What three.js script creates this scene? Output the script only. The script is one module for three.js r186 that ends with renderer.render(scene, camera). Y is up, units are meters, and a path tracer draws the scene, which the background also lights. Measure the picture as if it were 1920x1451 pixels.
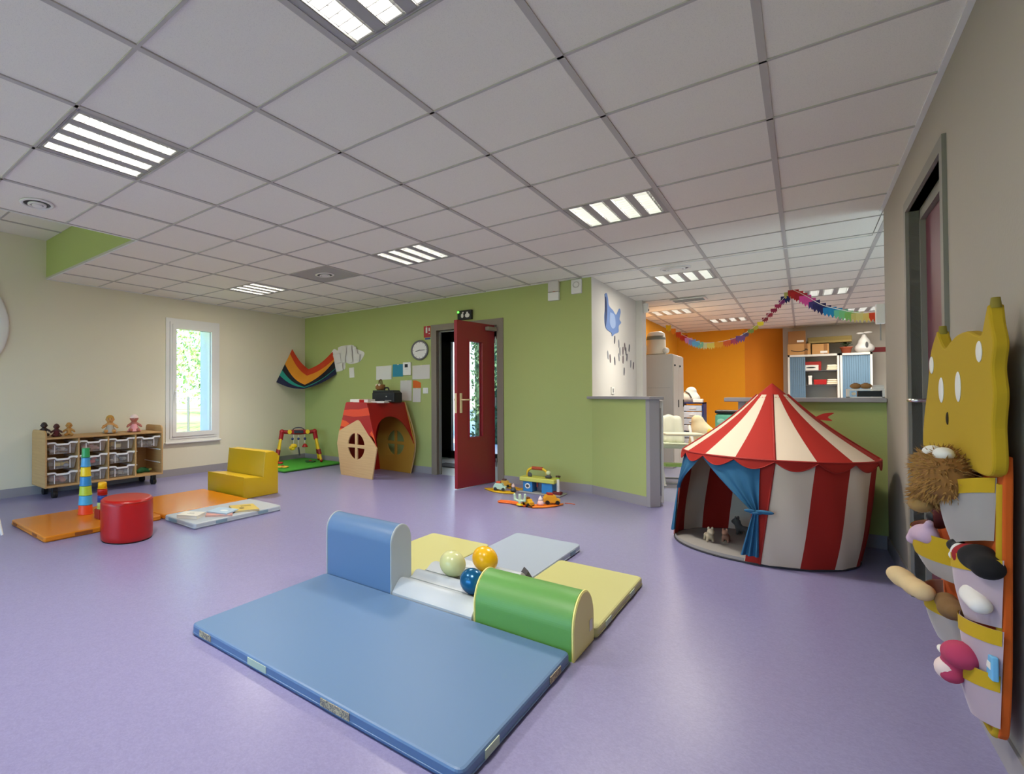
import * as THREE from 'three';
import { RoundedBoxGeometry } from 'three/addons/geometries/RoundedBoxGeometry.js';
import { mergeGeometries, toCreasedNormals } from 'three/addons/utils/BufferGeometryUtils.js';
import { MarchingCubes } from 'three/addons/objects/MarchingCubes.js';
import { RectAreaLightUniformsLib } from 'three/addons/lights/RectAreaLightUniformsLib.js';
import { Sky } from 'three/addons/objects/Sky.js';

// ---------------------------------------------------------------- camera, sky, sun, exposure
RectAreaLightUniformsLib.init();
const scene = new THREE.Scene();
const W = 1920, H = 1451, FOCAL = 957.47, PX = 617.9;
const camera = new THREE.PerspectiveCamera(2 * Math.atan(H / 2 / FOCAL) * 180 / Math.PI, W / H, 0.05, 200);
camera.position.set(0, 1.162, 0);
camera.rotation.order = 'YXZ';
camera.rotation.set(0.785 * Math.PI / 180, 42.832 * Math.PI / 180, -0.104 * Math.PI / 180);
camera.setViewOffset(W, H, W / 2 - PX, 0, W, H);   // the photograph is the right-hand crop of a wider lens image
camera.updateProjectionMatrix();

const renderer = new THREE.WebGLRenderer({ antialias: true });
renderer.toneMapping = THREE.LinearToneMapping;
renderer.toneMappingExposure = 1.12;
renderer.shadowMap.enabled = true;

const sunDir = new THREE.Vector3(0.55, 0.72, 0.42).normalize();
const sky = new Sky();
sky.scale.setScalar(1000);
sky.material.uniforms.turbidity.value = 4;
sky.material.uniforms.rayleigh.value = 1.2;
sky.material.uniforms.mieCoefficient.value = 0.005;
sky.material.uniforms.mieDirectionalG.value = 0.8;
sky.material.uniforms.sunPosition.value.copy(sunDir);
sky.name = 'sky';
scene.add(sky);
const sun = new THREE.DirectionalLight(0xfff2dc, 18);
sun.position.copy(sunDir.clone().multiplyScalar(40)).add(new THREE.Vector3(-10, 0, -6));
sun.target.position.set(-10, 0, -6);
sun.castShadow = true;
sun.shadow.mapSize.set(2048, 2048);
Object.assign(sun.shadow.camera, { left: -30, right: 30, top: 30, bottom: -30, near: 1, far: 100 });
scene.add(sun, sun.target);

// ---------------------------------------------------------------- constants of the place (metres)
const XL = -6.57, ZB = -6.44, XR = 0.455, HC = 2.525, HR = 2.98, ZE = -5.6, ZF = -14.4, ZN = 4.0;
const gx = j => (j - 3.1785) * 0.6, gz = i => -(i + 1.5767) * 0.6;   // ceiling grid lines
let seed = 7;
const rnd = () => { seed = (seed * 16807) % 2147483647; return seed / 2147483647; };
const rr = (a, b) => a + (b - a) * rnd();

// ---------------------------------------------------------------- textures
function noiseTex(n, fn, srgb = false, rep = 1) {
  const d = new Uint8Array(n * n * 4);
  for (let y = 0; y < n; y++) for (let x = 0; x < n; x++) {
    const c = fn(x, y), k = (y * n + x) * 4;
    d[k] = c[0]; d[k + 1] = c[1]; d[k + 2] = c[2]; d[k + 3] = 255;
  }
  const t = new THREE.DataTexture(d, n, n);
  t.wrapS = t.wrapT = THREE.RepeatWrapping; t.magFilter = THREE.LinearFilter; t.minFilter = THREE.LinearMipmapLinearFilter; t.generateMipmaps = true;
  if (srgb) t.colorSpace = THREE.SRGBColorSpace;
  t.repeat.set(rep, rep); t.needsUpdate = true;
  return t;
}
function valueNoise(n, cells) {      // tileable smooth noise 0..1
  const g = new Float32Array(cells * cells).map(() => rnd());
  const s = t => t * t * (3 - 2 * t), out = new Float32Array(n * n);
  for (let y = 0; y < n; y++) for (let x = 0; x < n; x++) {
    const fx = x / n * cells, fy = y / n * cells, x0 = Math.floor(fx), y0 = Math.floor(fy), u = s(fx - x0), v = s(fy - y0);
    const a = g[y0 % cells * cells + x0 % cells], b = g[y0 % cells * cells + (x0 + 1) % cells];
    const c = g[(y0 + 1) % cells * cells + x0 % cells], e = g[(y0 + 1) % cells * cells + (x0 + 1) % cells];
    out[y * n + x] = (a * (1 - u) + b * u) * (1 - v) + (c * (1 - u) + e * u) * v;
  }
  return out;
}
const n512 = [valueNoise(512, 12), valueNoise(512, 48), valueNoise(512, 160)];
const clamp = v => Math.max(0, Math.min(255, v));
const texFloor = noiseTex(512, (x, y) => {          // violet sheet vinyl with fine chips, 1 m per tile
  const k = y * 512 + x, v = (n512[1][k] - 0.5) * 3 + (n512[2][k] - 0.5) * 9 + (rnd() - 0.5) * 8 + (rnd() < 0.03 ? 8 : 0);
  return [clamp(136 + v), clamp(132 + v), clamp(172 + v)];
}, true);
const texPlaster = noiseTex(512, (x, y) => { const k = y * 512 + x, v = 128 + (n512[1][k] - 0.5) * 60 + (n512[2][k] - 0.5) * 120; return [v, v, v]; });
const texTile = noiseTex(256, (x, y) => { const v = 250 - (rnd() < 0.06 ? rr(10, 36) : 0) - rnd() * 5; return [v, v, v]; }, true);
function woodTex(r, g, b, amp) {
  const a = valueNoise(256, 6), f = valueNoise(256, 64);
  return noiseTex(256, (x, y) => { const k = (x >> 3) * 256 + y, v = (Math.sin(y * 0.35 + a[k % 65536] * 9) * 0.5 + (f[(x >> 4) * 256 + y] - 0.5) * 2) * amp; return [clamp(r + v), clamp(g + v), clamp(b + v * 0.8)]; }, true);
}
const texBeech = woodTex(190, 150, 98, 4);
const texPly = woodTex(198, 164, 116, 3);
const texWeave = noiseTex(128, (x, y) => { const v = 190 + ((x + y) % 4 < 2 ? 25 : -25) + (rnd() - 0.5) * 40; return [v, v, v]; });
const texSpeck = noiseTex(256, (x, y) => {            // worn hook tape
  const k = y * 512 + x, t = n512[2][k] * 0.6 + n512[1][k] * 0.4 + (rnd() - 0.5) * 0.25;
  return t > 0.52 ? [206, 192, 152] : [118, 112, 108];
}, true);

// ---------------------------------------------------------------- materials
const C = v => new THREE.Color(v);
const mat = (color, roughness = 0.6, more = {}) => new THREE.MeshStandardMaterial({ color: C(color), roughness, ...more });
const phys = (color, roughness, more = {}) => new THREE.MeshPhysicalMaterial({ color: C(color), roughness, ...more });
const M = {
  floor: phys(0xffffff, 0.29, { map: texFloor }),
  floor2: phys(0x8a8ca6, 0.4),
  corridorFloor: mat(0xc9d2d6, 0.4),
  beige: mat(0xe2dcc4, 0.85, { bumpMap: texPlaster, bumpScale: 0.0006 }),
  duct: mat(0x8c8c8a, 0.5, { side: THREE.DoubleSide }),
  taupe: mat(0xa69d90, 0.85, { bumpMap: texPlaster, bumpScale: 0.0006 }),
  green: mat(0xaeb973, 0.85, { bumpMap: texPlaster, bumpScale: 0.0006 }),
  white: mat(0xd9d5ce, 0.85, { bumpMap: texPlaster, bumpScale: 0.0006 }),
  greyWall: mat(0xb9b2a6, 0.85),
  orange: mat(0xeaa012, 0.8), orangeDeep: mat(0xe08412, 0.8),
  outerWall: mat(0xdfe3e4, 0.9),
  skirting: mat(0x9c979a, 0.55),
  tile: mat(0xf6f1e4, 0.95, { map: texTile }),
  gridBar: mat(0xbcb7b0, 0.6),
  plenum: mat(0x555555, 0.95),
  frameWhite: mat(0xe6e6e2, 0.35),
  doorFrame: mat(0x857a6c, 0.55),
  jamb: mat(0x7c786e, 0.55),
  doorRed: phys(0x861624, 0.42), doorPurple: phys(0x602438, 0.45),
  glass: phys(0xffffff, 0.02, { transmission: 1, thickness: 0, ior: 1.45 }),
  chrome: mat(0xd5d5d5, 0.2, { metalness: 1 }), steel: mat(0x9a9a9a, 0.35, { metalness: 1 }),
  brass: mat(0xd8c39a, 0.35, { metalness: 0.3 }), cream: mat(0xe3d6b8, 0.5),
  black: mat(0x141416, 0.5), blackFrame: mat(0x0c0d12, 0.4), grey: mat(0x9a9a98, 0.6), darkGrey: mat(0x4a4a4c, 0.7),
  whitePaper: mat(0xe4e1da, 0.8), whitePlastic: phys(0xe8e6e0, 0.35), teal: mat(0x2f8fa6, 0.7), orangePaper: mat(0xd9641a, 0.7),
  red: phys(0xa0140c, 0.42), redSoft: phys(0xaa0c06, 0.3), yellow: phys(0xe9c21a, 0.4), lime: phys(0xa9c93a, 0.45), blue: phys(0x2d7fc0, 0.4), navy: mat(0x1b2f6e, 0.45), greenT: phys(0x2f9a4a, 0.45),
  vinBlue: phys(0x5c7ba2, 0.42), vinBlueD: phys(0x56769e, 0.4), vinPale: phys(0xaeb8be, 0.42), vinWhite: phys(0xb0b8c0, 0.42), vinYellow: phys(0xbcba7c, 0.42), capYellow: phys(0xf0e88e, 0.45), vinGrey: phys(0x9ca8ba, 0.42), vinGreen: phys(0x5c9648, 0.42), vinOrange: phys(0xcc7a12, 0.22), seatYellow: phys(0xcca812, 0.34),
  tapeSpeck: mat(0xffffff, 0.95, { map: texSpeck }), tapePale: mat(0xb9c9b4, 0.9), tapeBrown: mat(0x8a4a14, 0.9), tapeSlate: mat(0x7d97a6, 0.9),
  beech: mat(0xffffff, 0.5, { map: texBeech }), ply: mat(0xffffff, 0.5, { map: texPly }), plyEdge: mat(0xb4842c, 0.55),
  tray: phys(0xf4f4f4, 0.12, { transmission: 0.86, thickness: 0 }), trayRim: phys(0xf2f0ee, 0.35),
  tentRed: mat(0xa41a0a, 0.8, { bumpMap: texWeave, bumpScale: 0.0004, side: THREE.DoubleSide }), tentWhite: mat(0xd8c6b0, 0.8, { bumpMap: texWeave, bumpScale: 0.0004, side: THREE.DoubleSide }), tentBlue: mat(0x235e82, 0.8, { side: THREE.DoubleSide }), tentPipe: mat(0x9c1a10, 0.7), tentFloor: mat(0x97938f, 0.85),
  feltYellow: mat(0xb8960f, 0.9), feltOrange: mat(0xc8560c, 0.9), mesh: phys(0xb8b2ae, 0.9, { transmission: 0.3, thickness: 0, side: THREE.DoubleSide }), meshLilac: phys(0xcdb8c4, 0.9, { transmission: 0.3, thickness: 0, side: THREE.DoubleSide }),
  grass: mat(0x9fb45e, 0.95), bark: mat(0x4a3a2a, 0.9), leafA: mat(0x7c9658, 0.7, { side: THREE.DoubleSide }), leafB: mat(0xd4d8ac, 0.7, { side: THREE.DoubleSide }), wire: mat(0x555b58, 0.7),
  card: mat(0xb98a52, 0.8), cardDark: mat(0x8e6234, 0.8), tambour: mat(0x5f7c93, 0.5), cabWhite: mat(0xd9d6cd, 0.45), locker: mat(0xc4c2bd, 0.45),
  lamp: new THREE.MeshStandardMaterial({ color: C(0xffffff), emissive: C(0xfffaf0), emissiveIntensity: 6, roughness: 0.5 }),
  louvre: mat(0xd8d8d6, 0.35, { metalness: 0.5 }), lampPanel: mat(0xa8a5a2, 0.5),
  ledGreen: new THREE.MeshStandardMaterial({ color: C(0x60ff60), emissive: C(0x50ff40), emissiveIntensity: 4 }),
};
const fur = (c, r = 0.95) => mat(c, r);

// ---------------------------------------------------------------- geometry helpers
const box = (w, h, d, x = 0, y = 0, z = 0) => new THREE.BoxGeometry(w, h, d).translate(x, y, z);
const bb = (x0, x1, y0, y1, z0, z1) => box(x1 - x0, y1 - y0, z1 - z0, (x0 + x1) / 2, (y0 + y1) / 2, (z0 + z1) / 2);
const rbox = (w, h, d, r, x = 0, y = 0, z = 0, s = 3) => new RoundedBoxGeometry(w, h, d, s, r).translate(x, y, z);
const cyl = (rt, rb, h, x = 0, y = 0, z = 0, s = 32) => new THREE.CylinderGeometry(rt, rb, h, s).translate(x, y, z);
const sph = (r, x = 0, y = 0, z = 0, s = 24) => new THREE.SphereGeometry(r, s, Math.max(8, s * 0.7 | 0)).translate(x, y, z);
const ell = (a, b, c, x = 0, y = 0, z = 0, s = 20) => new THREE.SphereGeometry(1, s, 14).scale(a, b, c).translate(x, y, z);
const V = (x, y, z) => new THREE.Vector3(x, y, z);
const tube = (pts, r, n = 24, s = 8, closed = false) => new THREE.TubeGeometry(new THREE.CatmullRomCurve3(pts.map(p => V(...p)), closed), n, r, s, closed);
function bar(a, b, r, s = 10) {
  const A = V(...a), B = V(...b), L = A.distanceTo(B);
  return new THREE.CylinderGeometry(r, r, L, s).applyQuaternion(new THREE.Quaternion().setFromUnitVectors(V(0, 1, 0), B.clone().sub(A).normalize())).translate(...A.clone().add(B).multiplyScalar(0.5).toArray());
}
const shp = pts => { const s = new THREE.Shape(); pts.forEach((p, i) => i ? s.lineTo(...p) : s.moveTo(...p)); s.closePath(); return s; };
const spl = pts => { const s = new THREE.Shape(); s.moveTo(...pts[0]); s.splineThru([...pts.slice(1), pts[0]].map(p => new THREE.Vector2(...p))); return s; };
const ext = (s, depth, bevel = 0, seg = 12) => new THREE.ExtrudeGeometry(s, { depth: depth - 2 * bevel, bevelEnabled: bevel > 0, bevelSize: bevel, bevelThickness: bevel, bevelOffset: -bevel, bevelSegments: 2, curveSegments: seg }).translate(0, 0, bevel);
const lathe = (pts, s = 32) => new THREE.LatheGeometry(pts.map(p => new THREE.Vector2(...p)), s);
function merge(list) {
  return mergeGeometries(list.map(g => { const k = g.index ? g.toNonIndexed() : g.clone(); for (const a of Object.keys(k.attributes)) if (!['position', 'normal', 'uv'].includes(a)) k.deleteAttribute(a); if (!k.attributes.uv) k.setAttribute('uv', new THREE.BufferAttribute(new Float32Array(k.attributes.position.count * 2), 2)); return k; }));
}
function surf(fn, nu, nv) {           // open sheet from fn(u, v) -> [x, y, z]
  const p = [], uv = [], ix = [];
  for (let j = 0; j <= nv; j++) for (let i = 0; i <= nu; i++) { p.push(...fn(i / nu, j / nv)); uv.push(i / nu, j / nv); }
  for (let j = 0; j < nv; j++) for (let i = 0; i < nu; i++) { const a = j * (nu + 1) + i, b = a + nu + 1; ix.push(a, a + 1, b, b, a + 1, b + 1); }
  const g = new THREE.BufferGeometry();
  g.setAttribute('position', new THREE.Float32BufferAttribute(p, 3)); g.setAttribute('uv', new THREE.Float32BufferAttribute(uv, 2)); g.setIndex(ix); g.computeVertexNormals();
  return g;
}
// metre uvs for big flat boxes
function metreUV(g, s = 1) {
  const k = g.index ? g.toNonIndexed() : g, p = k.attributes.position, n = k.attributes.normal, uv = [];
  for (let i = 0; i < p.count; i++) { const ax = Math.abs(n.getX(i)), ay = Math.abs(n.getY(i)); uv.push(...(ay > 0.7 ? [p.getX(i) * s, p.getZ(i) * s] : ax > 0.7 ? [p.getZ(i) * s, p.getY(i) * s] : [p.getX(i) * s, p.getY(i) * s])); }
  k.setAttribute('uv', new THREE.Float32BufferAttribute(uv, 2));
  return k;
}
// smooth union of tapered capsules [x,y,z,r, x,y,z,r]
function blob(bones, k = 0.012, res = 30) {
  const lo = [9, 9, 9], hi = [-9, -9, -9];
  for (const b of bones) for (const o of [0, 4]) for (let a = 0; a < 3; a++) { lo[a] = Math.min(lo[a], b[o + a] - b[o + 3]); hi[a] = Math.max(hi[a], b[o + a] + b[o + 3]); }
  const c = lo.map((v, a) => (v + hi[a]) / 2), half = Math.max(...lo.map((v, a) => hi[a] - v)) / 2 * 1.14 + k;
  const mc = new MarchingCubes(res, M.black, false, false, 60000); mc.isolation = 0;
  const hs = res / 2;
  for (let z = 0; z < res; z++) for (let y = 0; y < res; y++) for (let x = 0; x < res; x++) {
    const p = [(x - hs) / hs * half + c[0], (y - hs) / hs * half + c[1], (z - hs) / hs * half + c[2]];
    let d = 1e9;
    for (const b of bones) {
      const ax = b[4] - b[0], ay = b[5] - b[1], az = b[6] - b[2], L = ax * ax + ay * ay + az * az || 1e-9;
      let t = ((p[0] - b[0]) * ax + (p[1] - b[1]) * ay + (p[2] - b[2]) * az) / L; t = Math.max(0, Math.min(1, t));
      const e = Math.hypot(p[0] - b[0] - ax * t, p[1] - b[1] - ay * t, p[2] - b[2] - az * t) - (b[3] + (b[7] - b[3]) * t);
      if (d > 1e8) d = e; else { const h = Math.max(k - Math.abs(d - e), 0) / k; d = Math.min(d, e) - h * h * k * 0.25; }
    }
    mc.field[x + y * res + z * res * res] = -d;
  }
  mc.update();
  const n = mc.count, g = new THREE.BufferGeometry(), pos = new Float32Array(n * 3);
  for (let i = 0; i < n * 3; i++) pos[i] = mc.positionArray[i] * half + c[i % 3];
  g.setAttribute('position', new THREE.BufferAttribute(pos, 3));
  g.setAttribute('normal', new THREE.BufferAttribute(mc.normalArray.slice(0, n * 3), 3));
  g.setAttribute('uv', new THREE.BufferAttribute(new Float32Array(n * 2), 2));
  return g;
}

// ---------------------------------------------------------------- object helpers
const taken = {};
const numbered = n => { const k = taken[n] = (taken[n] ?? -1) + 1; return k ? `${n}_${String(k).padStart(3, '0')}` : n; };
function part(name, geo, material, parent, label) {
  const m = new THREE.Mesh(Array.isArray(geo) ? merge(geo) : geo, material);
  m.name = name; m.castShadow = m.receiveShadow = true;
  if (label) m.userData.label = label;
  parent.add(m);
  return m;
}
function thing(name, label, category, [x, y, z] = [0, 0, 0], turn = 0, group) {
  const o = new THREE.Group(); o.name = numbered(name); o.position.set(x, y, z); o.rotation.y = turn;
  o.userData = { label, category }; if (group) o.userData.group = group;
  scene.add(o); return o;
}
function solo(name, label, category, geo, material, [x, y, z] = [0, 0, 0], turn = 0, group) {   // a thing of one mesh
  const m = part(numbered(name), geo, material, scene); m.position.set(x, y, z); m.rotation.y = turn;
  m.userData = { label, category }; if (group) m.userData.group = group;
  return m;
}
function struct(name, geo, material, label, category = 'structure') {
  const m = part(name, geo, material, scene); m.userData = { kind: 'structure', label, category }; return m;
}
function structGroup(name, label, category, [x, y, z] = [0, 0, 0], turn = 0) {
  const o = new THREE.Group(); o.name = name; o.position.set(x, y, z); o.rotation.y = turn; o.userData = { kind: 'structure', label, category }; scene.add(o); return o;
}

// ================================================================ STRUCTURE
const wallMat = (g, m) => metreUV(Array.isArray(g) ? merge(g) : g);
struct('floor', metreUV(bb(XL - 0.4, XR + 0.2, -0.12, 0, -6.5, ZN + 0.2)), M.floor, 'glossy violet vinyl floor of the playroom', 'floor');
struct('floor_annex', metreUV(bb(-2.3, 2.6, -0.12, 0, ZF - 0.2, -6.5)), M.floor2, 'blue-grey floor of the room behind the counter', 'floor');
struct('floor_corridor', bb(-6.2, -2.3, -0.12, -0.002, -8.5, -6.5), M.corridorFloor, 'pale floor of the corridor beyond the red door', 'floor');

// left wall with its window opening
const wz0 = -4.53, wz1 = -3.76, wy0 = 0.53, wy1 = 2.19, WT = 0.4;
struct('wall_left', wallMat([
  bb(XL - WT, XL, 0, 3.2, -6.6, wz0), bb(XL - WT, XL, 0, 3.2, wz1, ZN + 0.2),
  bb(XL - WT, XL, 0, wy0, wz0, wz1), bb(XL - WT, XL, wy1, 3.2, wz0, wz1)]), M.beige, 'beige plaster wall with the tall narrow window', 'wall');
struct('trim_1', [bb(XL - WT - 0.02, XL - 0.09, wy0 - 0.02, wy0 + 0.01, wz0 - 0.01, wz1 + 0.01), bb(XL - WT - 0.01, XL - 0.09, wy0, wy1, wz0 - 0.012, wz0 + 0.003), bb(XL - WT - 0.01, XL - 0.09, wy0, wy1, wz1 - 0.003, wz1 + 0.012)], M.outerWall, 'pale outer reveal around the window', 'trim');
// back wall (green) with door opening
const dx0 = -3.86, dx1 = -2.95, dy1 = 2.07;
struct('wall_back', wallMat([
  bb(XL - 0.1, dx0, 0, 3.2, ZB - 0.1, ZB), bb(dx1, -1.96, 0, 3.2, ZB - 0.1, ZB), bb(-1.96, -1.8, 0, 3.2, ZB - 0.004, ZB), bb(dx0, dx1, dy1, 3.2, ZB - 0.1, ZB)]), M.green, 'green back wall with the red door', 'wall');
struct('wall_side', wallMat([bb(-1.96, -1.8, 0, 3.2, -8.62, ZB - 0.004), bb(-1.96, -1.72, 0, 3.2, -8.85, -8.6)]), M.white, 'white side wall above the low green partition', 'wall');
// right wall with door opening
const rz0 = -4.40, rz1 = -3.40, ry1 = 2.2;
struct('wall_right', wallMat([
  bb(XR, XR + 0.2, 0, 3.2, ZE, rz0), bb(XR, XR + 0.2, 0, 3.2, rz1, ZN + 0.2), bb(XR, XR + 0.2, ry1, 3.2, rz0, rz1), bb(XR + 0.19, XR + 0.2, 0, ry1, rz0, rz1)]), M.taupe, 'grey-beige right wall with the purple door', 'wall');
struct('wall_near', wallMat([bb(XL - 0.4, -6, 0, 3.2, ZN, ZN + 0.2), bb(-0.6, XR + 0.2, 0, 3.2, ZN, ZN + 0.2), bb(-6, -0.6, 2.3, 3.2, ZN, ZN + 0.2), bb(-6, -0.6, 0, 0.1, ZN, ZN + 0.2)]), M.beige, 'beige wall behind the camera with wide glazing', 'wall');
for (let k = 0; k < 4; k++) {     // garden windows behind the camera that light the ceiling and show in the glossy covers
  const w = structGroup('window_' + (k + 2), 'tall garden window behind the camera', 'window', [-6 + k * 1.35, 0, ZN + 0.1]);
  part('frame', [bb(0, 0.07, 0.1, 2.3, -0.03, 0.03), bb(1.28, 1.35, 0.1, 2.3, -0.03, 0.03), bb(0.07, 1.28, 0.1, 0.17, -0.03, 0.03), bb(0.07, 1.28, 2.23, 2.3, -0.03, 0.03)], M.frameWhite, w);
  part('pane', bb(0.07, 1.28, 0.17, 2.23, -0.004, 0.004), M.glass, w);
}
// room behind the counter
struct('wall_annex_left', bb(-2.3, -2.1, 0, 3.2, ZF - 0.2, -8.6), M.orange, 'orange side wall of the room behind the counter', 'wall');
struct('wall_annex_back', bb(-2.3, -0.9, 0, 3.2, ZF - 0.2, -13.95), M.orange, 'bright orange back wall behind the counter', 'wall');
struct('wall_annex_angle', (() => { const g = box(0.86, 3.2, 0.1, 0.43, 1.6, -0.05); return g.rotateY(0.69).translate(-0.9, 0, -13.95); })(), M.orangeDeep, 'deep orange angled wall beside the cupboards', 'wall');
struct('wall_annex_far', bb(-0.3, 2.6, 0, 3.2, ZF - 0.2, ZF), M.greyWall, 'grey wall behind the cupboards', 'wall');
struct('wall_annex_right', [bb(2.4, 2.6, 0, 3.2, ZF - 0.2, ZE), bb(XR + 0.2, 2.6, 0, 3.2, ZE, ZE + 0.2)], M.greyWall, 'grey right wall of the room behind the counter', 'wall');
// corridor beyond the red door
struct('wall_corridor', [bb(-6.2, -6.0, 0, 2.8, -8.5, -6.55), bb(-2.45, -2.3, 0, 2.8, -8.5, -6.55), bb(-6.2, -5.02, 0, 2.8, -8.5, -8.3), bb(-3.2, -2.3, 0, 2.8, -8.5, -8.3), bb(-5.02, -3.2, 2.42, 2.8, -8.5, -8.3), bb(-6.2, -2.3, 2.7, 2.8, -8.5, -6.55)], M.white, 'white corridor walls beyond the red door', 'wall');

// ---------------------------------------------------------------- baseboards
const bh = 0.1;
const base = (n, g, l) => struct(n, g, M.skirting, l, 'baseboard');
base('baseboard_left', bb(XL, XL + 0.008, 0, bh, ZB, ZN), 'grey vinyl skirting along the beige window wall');
base('baseboard_back', [bb(XL, dx0 - 0.075, 0, bh, ZB, ZB + 0.008), bb(dx1 + 0.075, -1.8, 0, bh, ZB, ZB + 0.008)], 'grey vinyl skirting along the green wall');
base('baseboard_right', [bb(XR - 0.008, XR, 0, bh, ZE, rz0 - 0.06), bb(XR - 0.008, XR, 0, bh, rz1 + 0.06, ZN)], 'grey vinyl skirting along the right wall');

// ---------------------------------------------------------------- low partition walls with cap rails
{
  const L = 0.72, t = structGroup('wall_partition', 'low angled green partition ending in a grey post', 'partition', [-1.8, 0, -6.43], Math.atan2(0.36, 0.62) * 1);
  t.rotation.y = -Math.atan2(0.36, 0.62);
  part('panel', metreUV(bb(0, L, 0, 1.1, -0.1, 0)), M.green, t);
  part('cap_rail', rbox(L + 0.1, 0.03, 0.2, 0.006, L / 2 + 0.02, 1.115, -0.05), M.skirting, t, 'grey cap rail');
  part('end_post', rbox(0.045, 1.1, 0.14, 0.006, L + 0.02, 0.55, -0.05), M.skirting, t, 'grey end post');
  part('skirting', bb(0, L, 0, bh, 0, 0.008), M.skirting, t);
  const g2 = structGroup('wall_counter', 'green half wall with grey ledge behind the circus tent', 'partition', [0, 0, 0]);
  part('panel', metreUV(bb(-0.36, XR, 0, 1.09, ZE - 0.12, ZE)), M.green, g2);
  part('cap_rail', rbox(XR + 0.5, 0.035, 0.26, 0.008, (XR - 0.5) / 2, 1.108, ZE - 0.06), M.skirting, g2, 'grey ledge');
  part('end_post', rbox(0.05, 1.09, 0.12, 0.006, -0.385, 0.545, ZE - 0.06), M.skirting, g2);
  part('skirting', bb(-0.36, XR, 0, bh, ZE, ZE + 0.008), M.skirting, g2);
  const gate = thing('gate_panel', 'narrow pale grey gate edge standing behind the partition post', 'gate', [-1.09, 0, -6.2], 0.25);
  part('leaf', rbox(0.06, 1.06, 0.42, 0.012, 0, 0.56, -0.2), M.locker, gate);
  part('hinge', cyl(0.012, 0.012, 0.9, 0.0, 0.56, 0.018, 12), M.steel, gate);
}

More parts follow.
